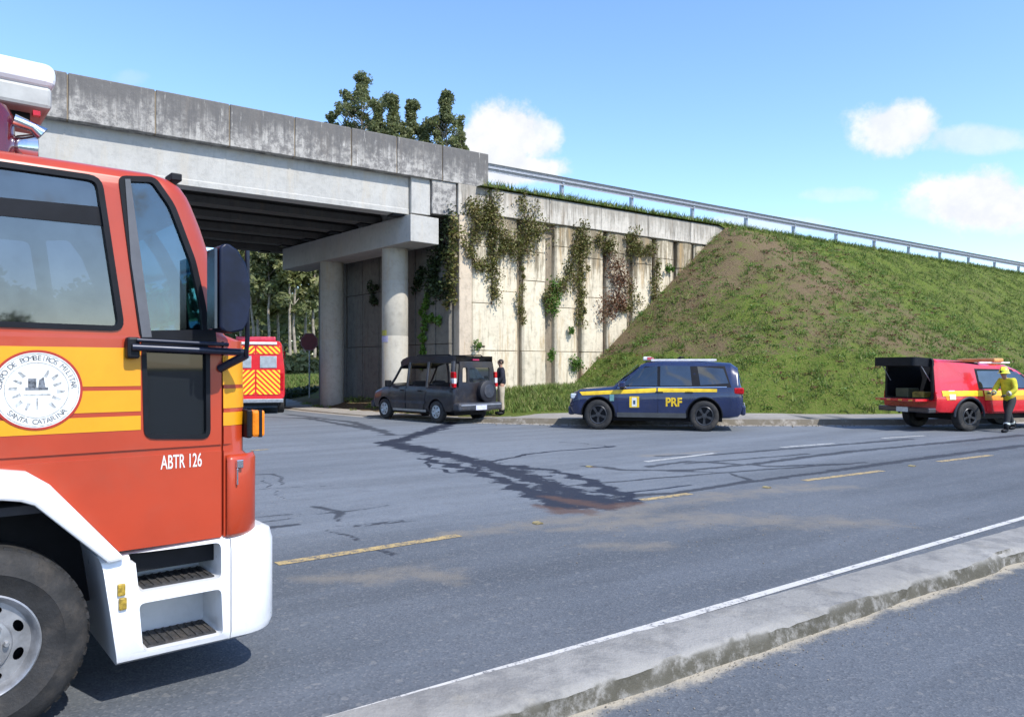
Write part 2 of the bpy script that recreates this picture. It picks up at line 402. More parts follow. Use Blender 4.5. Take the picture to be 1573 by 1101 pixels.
tracks = [
    [(950, 762, .10), (1040, 757, .10), (1120, 744, .10), (1250, 727, .12), (1400, 706, .16), (1573, 684, .2)],
    [(900, 715, .10), (960, 722, .12), (1060, 722, .10), (1160, 712, .12), (1300, 694, .16), (1573, 668, .2)],
    [(1010, 700, .08), (1100, 698, .1), (1240, 687, .12), (1400, 674, .16)],
    [(950, 765, .10), (1080, 752, .06), (1150, 738, .08), (1120, 726, .06), (1010, 722, .10)],
    [(1050, 712, .08), (1130, 706, .08), (1240, 697, .1)], [(880, 745, .06), (1000, 735, .06), (1160, 722, .08), (1330, 710, .1)],
    [(1000, 716, .12), (1060, 708, .1), (1180, 716, .1), (1290, 712, .1)],
    [(385, 729, .05), (418, 728, .06), (430, 735, .05), (428, 746, .04)], [(385, 752, .03), (450, 748, .03), (515, 745, .03)],
    [(475, 778, .05), (500, 779, .07), (522, 783, .08), (527, 800, .05)], [(495, 812, .03), (525, 818, .05), (556, 829, .05)],
    [(560, 843, .03), (590, 846, .05), (614, 851, .04)], [(510, 808, .03), (560, 805, .02), (610, 800, .03)],
    [(385, 795, .03), (430, 791, .04), (455, 790, .03)], [(400, 802, .05), (440, 797, .04)], [(480, 790, .03), (560, 782, .03), (600, 775, .03)],
    [(385, 640, .15), (470, 642, .2), (590, 662, .25)], [(440, 636, .15), (540, 648, .2), (600, 668, .2)], [(400, 735, .03), (430, 768, .02)],
    [(545, 808, .03), (640, 800, .03)], [(400, 812, .1), (450, 806, .08)],
]
dust = [
    [(480, 888, .12), (600, 884, .2), (650, 879, .22), (700, 888, .12)], [(850, 815, .1), (960, 801, .35), (1080, 795, .4), (1200, 800, .3), (1350, 803, .2)],
    [(905, 838, .1), (960, 838, .14), (1020, 838, .1)], [(700, 820, .15), (900, 795, .2), (1000, 775, .2), (1100, 765, .2), (1240, 745, .15)],
    [(820, 800, .1), (990, 790, .2)], [(990, 700, .15), (1100, 693, .1)], [(1080, 760, .15), (1300, 748, .15)],
]
rust = [[(835, 762, .10), (880, 770, .16), (930, 779, .2), (980, 772, .12)], [(820, 775, .06), (870, 785, .2), (900, 786, .18)], [(905, 716, .05), (915, 718, .05)]]
rx = np.concatenate([[-400, -150, -80, -50, -30], np.arange(-24, -10.1, .5), np.arange(-10, 16.01, .065), np.arange(16.5, 40, 1.2), [50, 90, 150, 400]])
tt = np.concatenate([np.linspace(0, 1, 330)])
ylo = np.full(rx.shape, 3.0); yhi = ksm(rx) + .05
Xr = np.repeat(rx[None], len(tt) + 3, 0); rows = [np.full(rx.shape, -300.), np.full(rx.shape, -30.), np.full(rx.shape, -5.)] + [ylo + (yhi - ylo) * t_ ** 1.0 for t_ in tt]
Yr = np.array(rows)
def asphalt_mat():
    m = bpy.data.materials.new('worn_asphalt'); m.use_nodes = True; t = NT(m.node_tree); p = t.n['Principled BSDF']; P = t.pos()
    R = t.new('ShaderNodeVectorRotate', rotation_type='Z_AXIS'); t.put(R.inputs['Vector'], P); R.inputs['Angle'].default_value = -math.radians(34)
    S = t.vmul(R.outputs[0], (.25, 1.6, 1))
    lane = t.noise(S, .7, 4, .6); big = t.noise(P, .35, 5, .6); med = t.noise(P, 4, 6, .7)
    vo = t.new('ShaderNodeTexVoronoi'); t.put(vo.inputs['Vector'], P); vo.inputs['Scale'].default_value = 75
    v2 = t.new('ShaderNodeTexVoronoi'); t.put(v2.inputs['Vector'], P); v2.inputs['Scale'].default_value = 28
    c = t.mix(t.ss(lane, .35, .68), (.112, .125, .143), (.080, .090, .103))
    c = t.mix(t.m('MULTIPLY', t.attr('worn'), .75), c, t.mix(t.ss(lane, .3, .7), (.190, .212, .238), (.138, .155, .176)))
    c = t.mix(t.m('MULTIPLY', t.ss(big, .45, .66), .32), c, (.142, .154, .168))
    c = t.mix(t.m('MULTIPLY', t.ss(med, .45, .75), .35), c, (.095, .10, .112))
    spk = t.sep(vo.outputs['Color'])[0]
    c = t.mix(t.m('MULTIPLY', t.ss(spk, .72, 1.0), .28), c, (.24, .24, .24))
    c = t.mix(t.m('MULTIPLY', t.ss(spk, .28, 0.0), .3), c, (.035, .037, .042))
    s2 = t.sep(v2.outputs['Color'])[1]
    c = t.mix(t.m('MULTIPLY', t.ss(s2, .95, 1.0), .25), c, (.27, .26, .24))
    n1 = t.noise(P, 7, 6, .7); n2 = t.noise(P, 2.0, 5, .65)
    nn = t.m('ADD', t.m('MULTIPLY', n1, 1.1), t.m('MULTIPLY', n2, .6))
    dn = t.noise(P, 3.2, 7, .75)
    dustm = t.m('MULTIPLY', t.ss(t.m('ADD', t.attr('dust'), t.m('MULTIPLY', t.m('SUBTRACT', dn, .5), 3.0)), .1, 1.3), .62)
    c = t.mix(dustm, c, (.21, .185, .15))
    sand = t.m('MULTIPLY', t.ss(t.m('ADD', t.attr('sand'), t.m('MULTIPLY', t.m('SUBTRACT', dn, .5), 2.2)), .15, .75), .85)
    c = t.mix(sand, c, (.42, .37, .28))
    tr = t.m('MULTIPLY', t.ss(t.m('ADD', t.attr('track'), t.m('MULTIPLY', t.m('SUBTRACT', nn, .85), 1.9)), -.05, .6), .78)
    c = t.mix(tr, c, (.024, .027, .036))
    wm = t.ss(t.m('ADD', t.attr('wet'), t.m('MULTIPLY', t.m('SUBTRACT', t.m('ADD', t.m('MULTIPLY', nn, .6), t.m('MULTIPLY', t.noise(S, 5.5, 6, .75), .68)), .85), 3.6)), .0, .26)
    wm = t.m('MULTIPLY', wm, t.ss(t.attr('wet'), -.8, -.05))
    c = t.mix(t.m('MULTIPLY', wm, .96), c, (.018, .022, .036))
    rm = t.m('MULTIPLY', t.ss(t.m('ADD', t.attr('rust'), t.m('MULTIPLY', t.m('SUBTRACT', dn, .5), 2.5)), .1, .9), .8)
    c = t.mix(rm, c, (.095, .055, .042))
    t.put(p.inputs['Base Color'], c)
    t.put(p.inputs['Roughness'], t.m('SUBTRACT', .86, t.m('MULTIPLY', wm, .22)))
    p.inputs['Specular IOR Level'].default_value = .22
    b = t.new('ShaderNodeBump'); b.inputs['Strength'].default_value = .35; b.inputs['Distance'].default_value = .006
    t.put(b.inputs['Height'], vo.outputs['Distance']); t.put(p.inputs['Normal'], b.outputs[0])
    return m
ASPH = asphalt_mat()
road = grid_mesh('road', Xr, Yr, np.zeros_like(Xr), ASPH); tag(road, kind='structure')
wet = [[(p, q, s * .78) for p, q, s in l] for l in wet]
wob = .05 * np.sin(Xr * 5.3 + Yr * 2.1) + .04 * np.sin(Yr * 9.1 - Xr * 3.3)
A_ = np.full(Xr.shape, -1.5)
for pl in wet: A_ = np.maximum(A_, polydist(Xr + wob, Yr + wob, gp(pl)))
attr_set(road.data, 'wet', A_)
A_ = np.full(Xr.shape, -1.5)
for pl in tracks: A_ = np.maximum(A_, polydist(Xr + wob * .6, Yr + wob * .6, gp(pl)))
attr_set(road.data, 'track', A_)
A_ = np.full(Xr.shape, -1.5)
for pl in dust: A_ = np.maximum(A_, polydist(Xr, Yr, [(a, b, c * 2.2) for a, b, c in gp(pl)]))
attr_set(road.data, 'dust', A_)
A_ = np.full(Xr.shape, -1.5)
for pl in rust: A_ = np.maximum(A_, polydist(Xr, Yr, [(a, b, c * 1.6) for a, b, c in gp(pl)]))
attr_set(road.data, 'rust', A_)
# sand gathers along the far kerb and beside the median
dk = ksm(Xr) - Yr; dmed = (Xr - .932) * .5662 - (Yr - 4.13) * .8243          # distance on the camera side of the median
sandv = np.maximum(1 - dk / .45, 1 - np.abs(dmed + .02) / .17); sandv = np.clip(sandv, -1.5, 1)
c1_, c2_ = Vector(ground_px(425, 866)), Vector(ground_px(985, 768)); cn = Vector((-(c2_ - c1_).y, (c2_ - c1_).x)).normalized()
worn = np.clip(((Xr - c1_.x) * cn.x + (Yr - c1_.y) * cn.y) / 1.2 + .35 + .12 * np.sin(Xr * .9), 0, 1); worn = worn * worn * (3 - 2 * worn); attr_set(road.data, 'worn', worn)
attr_set(road.data, 'sand', np.where(Yr < 2.5, -1.5, sandv))

# kerb face and pavement along the far side of the road
PAV = concrete_mat('pavement_concrete', (.36, .335, .30), (.14, .125, .11), .25, stain_amt=.45, stain=(.26, .19, .12))
px_ = np.concatenate([np.arange(-30, 40.1, .25)])
kz = ksm(px_); sl_ = (ksm(px_ + .5) - ksm(px_ - .5)); nrm = np.stack([-sl_, np.ones_like(sl_)], 1) / np.sqrt(1 + sl_ ** 2)[:, None]
prof = lambda i: [(-.32, .004, 0), (-.02, .006, 0), (0.0, 0, 1), (.02, 0, 1), (.14, 0, 1), (.145, -.006, 1), (1, -.004, 2), (1.25, -.15, 2)]
rowsX = []; rowsY = []; rowsZ = []
rj = np.random.default_rng(3)
for j, (off, dz_, k) in enumerate(prof(0)):
    kh = khgt(px_); wv = swid(px_)
    d_ = off if k == 0 else (off if k == 1 else .15 + off * (wv - .15) / 1.0)
    z_ = dz_ if k == 0 else kh + dz_
    jit = rj.normal(0, .008, px_.shape) if 1 < j < 6 else 0
    rowsX.append(px_ + nrm[:, 0] * d_); rowsY.append(kz + nrm[:, 1] * (d_ + jit)); rowsZ.append(np.zeros_like(px_) + z_)
rowsZ[2] = rowsZ[2]
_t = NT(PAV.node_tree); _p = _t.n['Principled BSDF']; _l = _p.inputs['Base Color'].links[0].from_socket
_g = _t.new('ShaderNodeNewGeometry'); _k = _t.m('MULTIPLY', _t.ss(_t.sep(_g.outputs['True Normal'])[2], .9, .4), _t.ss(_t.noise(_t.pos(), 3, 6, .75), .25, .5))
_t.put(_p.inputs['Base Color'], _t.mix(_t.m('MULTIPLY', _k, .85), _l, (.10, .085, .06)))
pv = grid_mesh('pavement', np.array(rowsX), np.array(rowsY), np.array(rowsZ), PAV, smooth=False); tag(pv, kind='structure')

# raised concrete median close to the camera
MED = concrete_mat('median_concrete', (.29, .28, .26), (.11, .11, .105), .1, stain_amt=.3, stain=(.24, .21, .15))
_t = NT(MED.node_tree); _p = _t.n['Principled BSDF']; _l = _p.inputs['Base Color'].links[0].from_socket
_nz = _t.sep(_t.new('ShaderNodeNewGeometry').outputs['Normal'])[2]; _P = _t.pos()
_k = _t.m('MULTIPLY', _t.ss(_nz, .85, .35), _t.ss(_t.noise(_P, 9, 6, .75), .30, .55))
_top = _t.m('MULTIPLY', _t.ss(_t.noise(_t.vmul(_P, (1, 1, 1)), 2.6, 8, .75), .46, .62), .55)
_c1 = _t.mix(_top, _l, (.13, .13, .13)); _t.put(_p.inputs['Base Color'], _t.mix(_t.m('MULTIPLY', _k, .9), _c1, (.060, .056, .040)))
md = Vector((.8243, .5662)); mn = Vector((-.5662, .8243)); m0 = Vector((.932, 4.13))
us = np.arange(-14, 42, .05); prf = [(-.03, -.02), (-.012, .03), (0, .095), (.02, .118), (.06, .122), (.2, .122), (.34, .122), (.40, .120), (.415, .10), (.42, -.02)]
from mathutils import noise as mno
gxm = []; gym = []; gzm = []
for (o_, z_) in prf:
    xs = []; ys = []; zs = []
    for u_ in us:
        n_ = mno.noise(Vector((u_ * 2.2, o_ * 9, z_ * 20))); n2_ = mno.noise(Vector((u_ * 9, o_ * 20, z_ * 40 + 7)))
        e_ = .018 * n_ + .012 * n2_ if o_ < .1 else .004 * n_
        chip = max(0, mno.noise(Vector((u_ * .9, 3.3, 1))) - .18) * (.14 if o_ < .05 else 0) * (1.8 if u_ > 3 else 1)
        hz = z_ - (.02 * abs(n2_) + chip * .5 if .02 < z_ and o_ < .1 else 0) + .005 * n2_
        p = m0 + md * u_ + mn * (o_ + e_ + chip)
        xs.append(p.x); ys.append(p.y); zs.append(hz)
    gxm.append(xs); gym.append(ys); gzm.append(zs)
med = grid_mesh('median', np.array(gxm), np.array(gym), np.array(gzm), MED); tag(med, kind='structure')
smooth_mesh(med.data, 40)

def paint_mat(name, col, wear=.5):
    m = bpy.data.materials.new(name); m.use_nodes = True; t = NT(m.node_tree); p = t.n['Principled BSDF']; P = t.pos()
    n = t.m('ADD', t.m('MULTIPLY', t.noise(P, 9, 6, .75), .6), t.m('MULTIPLY', t.noise(P, 45, 3, .7), .4))
    k = t.ss(n, .62 - wear * .24, .74 - wear * .2)
    c = t.mix(t.noise(P, 2.5, 4, .6), col, tuple(x * .75 for x in col))
    t.put(p.inputs['Base Color'], t.mix(k, c, (.085, .09, .10))); p.inputs['Roughness'].default_value = .75
    return m
YP = paint_mat('yellow_road_paint', (.50, .36, .15), .72); WP = paint_mat('white_road_paint', (.60, .585, .55), .5); WP2 = paint_mat('faded_white_road_paint', (.50, .50, .48), .62)
def strip(name, pts, wd, m, z=.004):
    pts = [Vector(p) for p in pts]; L = []
    for a, b in zip(pts[:-1], pts[1:]):
        n_ = max(1, int((b - a).length / .4))
        for k in range(n_): L.append(a.lerp(b, k / n_))
    L.append(pts[-1]); X_ = [[], []]; Y_ = [[], []]
    for i, p in enumerate(L):
        d = (L[min(i + 1, len(L) - 1)] - L[max(0, i - 1)]).normalized(); n_ = Vector((-d.y, d.x))
        for s, q in ((-1, 0), (1, 1)):
            v = p + n_ * s * wd / 2; X_[q].append(v.x); Y_[q].append(v.y)
    o = grid_mesh(name, np.array(X_), np.array(Y_), np.full((2, len(L)), z), m); tag(o, kind='structure'); return o
l0 = Vector((1.11, 5.12)) + Vector((.589, -.808)) * .04; ld = Vector((.808, .589))
strip('edge_line', [l0 - ld * 14, l0 + ld * 10, l0 + ld * 40], .075, WP)
for a, b in [((385, 692), (412, 690)), ((425, 866), (705, 822)), ((985, 768), (1060, 758)), ((1235, 738), (1355, 723)), ((1442, 709), (1522, 699))]:
    strip('yellow_lane_marking', [ground_px(*a), ground_px(*b)], .13, YP)
for a, b in [((992, 709), (1098, 696)), ((1200, 687), (1280, 681)), ((1355, 673), (1420, 669))]:
    strip('white_lane_marking', [ground_px(*a), ground_px(*b)], .13, WP2)

# ------------------------------------------------------------------ viaduct
# local frame: x along the deck (to the right and away), y across it (away from the camera), z up; origin where its near face passes pixel column 640
def planeB(px): Z = 48600.0 / (2440 - px); return Vector(((px - CX) / FPX * Z, Z))
B0 = planeB(640); BR = math.atan2(DB[1], DB[0])
def bu(px): return (planeB(px) - B0).dot(Vector(DB))
def bz(px, py): return CAMZ + (HY - py) * planeB(px).y / FPX
CONC_F = concrete_mat('weathered_parapet_concrete', (.44, .42, .385), (.10, .096, .094), .62, grime_top=.85, ztop=9.9, zlen=1.6, lightdrip=1.0, mottle=.85, stain_amt=.3, stain=(.20, .17, .14))
CONC_G = concrete_mat('girder_concrete', (.47, .46, .43), (.24, .235, .22), .25, stain=(.46, .37, .24), stain_amt=.28)
CONC_D = concrete_mat('shade_toned_soffit_concrete', (.13, .125, .115), (.05, .048, .045), .3, stain_amt=.2)  # underside shade of the deck put into a darker concrete colour
CONC_C = concrete_mat('column_concrete', (.46, .43, .365), (.22, .20, .17), .2, stain=(.40, .28, .14), stain_amt=.35)
CONC_A = concrete_mat('abutment_concrete', (.19, .175, .15), (.045, .04, .035), .55, stain=(.16, .11, .07), stain_amt=.5)  # base colour darkened to carry the shade behind the columns, besides its stains
CONC_W = concrete_mat('wall_panel_concrete', (.70, .62, .47), (.15, .12, .075), .62, grime_top=.85, ztop=8.2, zlen=4.2, stain=(.42, .28, .13), stain_amt=.75)
CONC_T = concrete_mat('coping_concrete', (.56, .52, .45), (.15, .135, .11), .8, grime_top=.5, lightdrip=.6, ztop=8.6, zlen=1.4, stain_amt=.35)
CONC_J = concrete_mat('joint_concrete', (.28, .23, .165), (.05, .04, .03), .5, stain=(.12, .07, .04), stain_amt=.6)
br = empty('viaduct', (B0.x, B0.y, 0), BR)
tag(br, 'weathered grey concrete road viaduct crossing over the road at upper left', 'bridge')
UL = -46.0; UE = bu(751)         # deck ends
DW = 12.6
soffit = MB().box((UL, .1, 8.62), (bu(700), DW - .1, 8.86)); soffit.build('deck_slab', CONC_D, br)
ROADTOP = mat('deck_asphalt', (.07, .072, .078), .9)
MB().box((UL, .42, 8.865), (UE, DW - .42, 8.93)).build('deck_surface', ROADTOP, br)
# parapet cast in bays with open joints
jx = [bu(p) for p in (104, 239, 353, 453, 540, 610, 680)]
sp = 3.6; left = []
u_ = jx[0] - 3.0
while u_ > UL: left.append(u_); u_ -= 3.9
edges = sorted(left + jx + [UE]); edges = [UL] + [e for e in edges if e > UL + .5]
for a, b in zip(edges[:-1], edges[1:]):
    m_ = MB(); x0, x1 = a + .02, b - .02
    pr = [(0, 8.60), (0.0, 9.88), (.03, 9.91), (.17, 9.91), (.20, 9.88), (.24, 9.35), (.42, 9.1), (.42, 8.94), (.42, 8.60)]
    n_ = len(pr); vs = [(x0, y, z) for y, z in pr] + [(x1, y, z) for y, z in pr]
    m_.add(vs, [tuple(range(n_)), tuple(range(2 * n_ - 1, n_ - 1, -1))] + [(i, (i + 1) % n_, (i + 1) % n_ + n_, i + n_) for i in range(n_)])
    m_.build('parapet_bay', CONC_F, br, bevel=.015)
    m2 = MB(); vs = [(x, DW - y, z) for (x, y, z) in vs]
    m2.add(vs, [tuple(range(n_)), tuple(range(2 * n_ - 1, n_ - 1, -1))] + [(i, (i + 1) % n_, (i + 1) % n_ + n_, i + n_) for i in range(n_)])
    m2.build('parapet_bay', CONC_F, br)
MB().box((UL, .03, 8.61), (UE - .02, .3, 8.85)).box((UL, .05, 8.80), (UE - .05, .17, 9.87)).build('parapet_core', CONC_J, br)
GX1 = bu(634)
for k in range(6):                       # I shaped girders
    y0 = .30 + k * (DW - 1.2) / 5; m_ = MB()
    pr = [(0, 7.26), (0, 7.50), (.14, 7.62), (.14, 8.42), (0, 8.5), (0, 8.615), (.6, 8.615), (.6, 8.5), (.46, 8.42), (.46, 7.62), (.6, 7.5), (.6, 7.26)]
    if k == 0: pr = [(0, 7.26), (0, 7.44), (.02, 7.46), (.02, 8.615), (.6, 8.615), (.6, 8.5), (.46, 8.42), (.46, 7.62), (.6, 7.5), (.6, 7.26)]
    n_ = len(pr); vs = [(UL, y0 + y, z) for y, z in pr] + [(GX1, y0 + y, z) for y, z in pr]
    m_.prism([[(y, z) for y, z in pr]], UL, GX1, f=lambda a, b, y, y0=y0: (y, y0 + a, b))
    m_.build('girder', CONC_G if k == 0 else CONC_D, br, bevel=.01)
for x in np.arange(UL + 2, GX1 - 1, 5.0):    # cross beams between the girders
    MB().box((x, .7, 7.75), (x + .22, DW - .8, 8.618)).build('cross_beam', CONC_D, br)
MB().box((GX1 + .03, .16, 7.30), (bu(664), DW - .16, 8.612)).build('end_block', CONC_G, br, bevel=.015)
MB().box((bu(664) + .03, .06, 7.36), (bu(702), .62, 8.598)).build('end_bracket', CONC_F, br, bevel=.02)
MB().box((bu(704), -.01, 7.42), (UE, .58, 8.596)).build('abutment_head', CONC_T, br, bevel=.02)
# cap beam and columns follow the skew of the pier
cdir = Vector((-.663, .748)); capc = Vector(planeB(651)) + Vector((0.03, .1))
def pier(c0, length, cols, zc0=6.25):
    a = math.atan2(cdir.y, cdir.x); w_ = .62
    M = Matrix.Translation((c0.x, c0.y, 0)) @ Matrix.Rotation(a, 4, 'Z'); Mi = br.matrix_basis.inverted()
    o = MB().box((0, -w_, zc0), (length, w_, 7.22), M=Mi @ M).build('cap_beam', CONC_G, br, bevel=.02)
    for t_ in cols:
        p = c0 + cdir * t_; g = float(ground_z(p.x, p.y)) - .25
        m_ = MB(); q = Mi @ Vector((p.x, p.y, 0))
        m_.lathe([(.50, g), (.50, 2.9), (.495, 2.91), (.495, 2.93), (.50, 2.94), (.50, 5.0), (.495, 5.01), (.495, 5.03), (.5, 5.04), (.50, zc0 + .01)], 40, axis='z', c=(q.x, q.y, 0))
        m_.build('column', CONC_C, br, smooth=30)
        for s in (.25, .9): pass
br.rotation_euler = (0, 0, BR); bpy.context.view_layer.update()
pier(capc, 10.6, (2.0, 7.0))
for k in range(6):
    y0 = .35 + k * (DW - 1.2) / 5; MB().box((GX1 - .55 - y0 * .12, y0 + .02, 7.2), (GX1 - .1 - y0 * .12, y0 + .5, 7.262)).build('bearing_pad', BLK, br)
pier(capc - Vector(DB) * 24.5, 10.6, (2.0, 7.0))
# notice taped round the first column
np_ = capc + cdir * 2.0
def wrap(name, a0, a1, z0, z1, m, r=.507):
    m_ = MB(); n_ = 8; vs = []
    for k in range(n_ + 1):
        t_ = a0 + (a1 - a0) * k / n_; vs += [(np_.x + r * math.cos(t_), np_.y + r * math.sin(t_), z0), (np_.x + r * math.cos(t_), np_.y + r * math.sin(t_), z1)]
    m_.add(vs, [(2 * k, 2 * k + 2, 2 * k + 3, 2 * k + 1) for k in range(n_)]); o = m_.build(name, m, fix=False)
    s = o.modifiers.new('thick', 'SOLIDIFY'); s.thickness = .004; return o
tag(wrap('paper_notice', math.radians(-158), math.radians(-120), 2.93, 3.13, mat('yellow_paper', (.55, .50, .10), .7, var=.25, scale=30)),
    'small yellow paper notice stuck on the front column above a lilac one', 'notice')
tag(wrap('paper_notice', math.radians(-158), math.radians(-112), 2.68, 2.91, mat('lilac_paper', (.50, .47, .66), .7, var=.2, scale=30)),
    'small lilac paper notice stuck on the front column below a yellow one', 'notice')

# ------------------------------------------------------------------ abutment wall below the deck
wc = planeB(703) + Vector((.05, -.25)); ab = empty('abutment_wall', (wc.x, wc.y, 0), math.atan2(cdir.y, cdir.x))
tag(ab, 'stained concrete abutment wall darkened with painted shade behind the columns', 'wall')
xs_ = np.arange(0, 11.0, 1.37)
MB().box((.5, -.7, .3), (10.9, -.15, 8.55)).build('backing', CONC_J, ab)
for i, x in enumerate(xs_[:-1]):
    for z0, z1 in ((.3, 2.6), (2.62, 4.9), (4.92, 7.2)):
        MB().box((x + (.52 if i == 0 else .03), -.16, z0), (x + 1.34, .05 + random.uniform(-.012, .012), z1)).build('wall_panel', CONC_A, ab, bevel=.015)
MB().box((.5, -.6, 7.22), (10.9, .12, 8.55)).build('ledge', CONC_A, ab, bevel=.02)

# ------------------------------------------------------------------ wing wall of upright panels
ww = empty('wing_wall', (B0.x + .571 * .12, B0.y - .821 * .12, 0), BR)
tag(ww, 'sunlit cream concrete retaining wall of upright panels with hanging plants', 'wall')
U1 = bu(1110) + .3; U0 = bu(703)
MB().box((U0 + .62, .30, .2), (U1 - .2, .62, 8.3)).build('backing', CONC_J, ww)
MB().prism([[(U0, .2), (U0 + .55, .2), (U0 + .55, 7.4), (U0, 7.4)]], 0, .9, f=lambda a, b, y: (a, y, b)).build('corner_pier', concrete_mat('pier_concrete', (.60, .50, .38), (.2, .16, .12), .35, stain=(.40, .24, .12), stain_amt=.6), ww, bevel=.03)
pw = [728, 762, 807, 857, 898, 936, 976, 1010, 1041, 1067, 1089, 1107]
for i, p in enumerate(pw):
    uc = bu(p) + .42; wd = 1.17 if i < 8 else .96
    segs = [(.2, 2.35), (2.37, 4.15 + .5 * ((i * 7) % 3)), (4.17 + .5 * ((i * 7) % 3), 6.3 + .35 * ((i * 5) % 2)), (6.32 + .35 * ((i * 5) % 2), 7.52)]
    for z0, z1 in segs:
        uL, uR = uc - wd / 2, min(uc + wd / 2, U1 - .05)
        j = random.uniform(-.02, .02); dd = .0 + j
        pr = [(uL, .34), (uL, .13 + dd), (uL + .08, .04 + dd), ((uL + uR) / 2, .0 + dd), (uR - .08, .04 + dd), (uR, .12 + dd), (uR, .34)]
        m_ = MB(); m_.prism([pr], z0, z1, f=lambda a, b, y: (a, b, y)); m_.build('wall_panel', CONC_W, ww, bevel=.018)
# coping beam, cast in lengths
cs = np.linspace(bu(752), U1, 6)
for a, b in zip(cs[:-1], cs[1:]):
    MB().box((a + .008, -.06, 7.54), (b - .008, .75, 8.52 + random.uniform(-.01, .01))).build('coping', CONC_T, ww, bevel=.025)
bpy.context.view_layer.update()

# ------------------------------------------------------------------ embankment behind and beside the wing wall
E0 = planeB(1110) + Vector((.571 * .12, -.821 * .12)); slp = .80; slt = .70; HT = 8.72
ss_ = np.concatenate([np.arange(-13, 30, .28), np.arange(30, 110, 1.0)]); ts_ = np.concatenate([np.arange(-30, -13, 1.5), np.arange(-13, 18.1, .28)])
S_, T_ = np.meshgrid(ss_, ts_)
def emb(s, t):
    """height of the fill; s along the viaduct past the wall's end, t towards the camera"""
    a = np.minimum(s, 0) * slp; tp = np.maximum(t, 0) * slt; back = np.maximum(-t - 13.5, 0) * .6
    r = np.sqrt(a * a + tp * tp) + back
    r = np.where(t < -.02, np.where(s < 0, 0.0, 0.0) + back, r)
    return HT - r - .10 * np.exp(-((r - .2) / .5) ** 2) + .25 * np.exp(-np.maximum(r - 7.6, 0) ** 2) * 0
def fbm(x, y, sc_): return sum(np.sin(x * sc_ * k * 1.3 + y * sc_ * k * .9 + k * 1.7) * np.sin(y * sc_ * k * 1.1 - x * sc_ * k * .7 + k) / k for k in (1, 2, 3, 5))
def emb_z(s, t): 
    z = emb(s, t); return z + np.where(t > .3, np.clip(t, 0, 1) * (.10 * fbm(s, t, .8) + .05 * fbm(s + 9, t, 2.3)), 0)
Zs = emb_z(S_, T_)
Xs = E0.x + DB[0] * S_ - NB[0] * T_; Ys = E0.y + DB[1] * S_ - NB[1] * T_
# only build where the fill lies in front of the wall or behind it at road level
def sub_grid(name, mask_s, mask_t):
    i = np.where(mask_s)[0]; j = np.where(mask_t)[0]
    o = grid_mesh(name, Xs[np.ix_(j, i)], Ys[np.ix_(j, i)], Zs[np.ix_(j, i)], GRASSY)
    Si, Ti = S_[np.ix_(j, i)], T_[np.ix_(j, i)]
    r_ = np.sqrt((np.minimum(Si, 0) * slp) ** 2 + (np.maximum(Ti, 0) * slt) ** 2)
    b_ = .12 * np.exp(-(np.maximum(Ti, 0) / 3.2) ** 2) * np.clip(1.2 - Si / 4, 0, 1) + .04 * np.clip(1.2 - Si / 6, 0, 1) + .16 * (1 + .35 * np.sin(Si * 1.3 + Ti * .8) * np.sin(Ti * 1.1 - Si * .6)) * np.exp(-((Si - 1.0) / 4.5) ** 2) * np.exp(-((r_ - 2.6) / 3.4) ** 2) - .03 + .06 * np.exp(-((r_ - 6.2) / .9) ** 2)
    b_ = np.where((Si < -1) & (r_ > 6.6), -.35, b_)
    attr_set(o.data, 'bare', b_); tag(o, kind='structure'); return o
sub_grid('embankment', np.ones(len(ss_), bool), ts_ > -.001 + .0)
s2 = np.concatenate([np.linspace(-(U1 - bu(752)) - .3, 0, 24), np.arange(1, 110, 2)]); t2 = np.array([.16, -.1, -1.0, -1.6]); t3 = np.array([-1.6, -12, -13.6, -20, -28])
i_ = ts_ > -.001
Xm = E0.x + DB[0] * S_ - NB[0] * (-13.2 - T_); Ym = E0.y + DB[1] * S_ - NB[1] * (-13.2 - T_)
o = grid_mesh('embankment', Xm[i_][::2, ::2], Ym[i_][::2, ::2], Zs[i_][::2, ::2] - .02, GRASSY); attr_set(o.data, 'bare', np.full(Xm[i_][::2, ::2].shape, -.2)); tag(o, kind='structure')
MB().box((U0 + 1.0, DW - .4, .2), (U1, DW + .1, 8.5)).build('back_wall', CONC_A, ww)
t3 = np.array([-1.6, -12, -13.2])
for nm, tv, mt in (('verge', t2, GRASSY), ('approach_road', t3, ROADTOP)):
    a, b = np.meshgrid(s2, tv); hh = np.full(a.shape, HT - .02) - np.maximum(-b - 13.6, 0) * .5
    if nm == 'verge': hh = hh + np.where((b > -.5) & (a < 0), -.12, .04); hh = np.where((a >= 0) & (b > 0), HT - .3, hh)
    o = grid_mesh(nm, E0.x + DB[0] * a - NB[0] * b, E0.y + DB[1] * a - NB[1] * b, hh, mt); tag(o, kind='structure')
    if nm == 'verge': attr_set(o.data, 'bare', np.full(a.shape, -.3))
# fill behind the wing wall's upper end, closing the abutment
# ------------------------------------------------------------------ guardrail
grd = empty('guardrail', (B0.x, B0.y, 0), BR); tag(grd, 'long galvanised steel guardrail along the top of the embankment', 'guardrail')
pr = []
for k in range(25):
    q = k / 24; pr.append((-.04 * math.cos(q * 4 * PI) * (1 if .0 < q < 1 else 1), 9.23 + q * .36))
prb = [(y + .006, z) for y, z in pr][::-1]
u_ = UE - .1; UR = bu(1700) + 30
m_ = MB(); outl = pr + prb
xsr = np.arange(u_, UR, 4.0); n_ = len(outl)
for a, b in zip(xsr[:-1], xsr[1:]):
    m_ = MB(); vs = [(a, y + .1, z) for y, z in outl] + [(b + .12, y + .094, z) for y, z in outl]
    m_.add(vs, [(i, (i + 1) % n_, (i + 1) % n_ + n_, i + n_) for i in range(n_)]); m_.build('rail', STEEL, grd, smooth=50)
up = bu(868)
postme = None
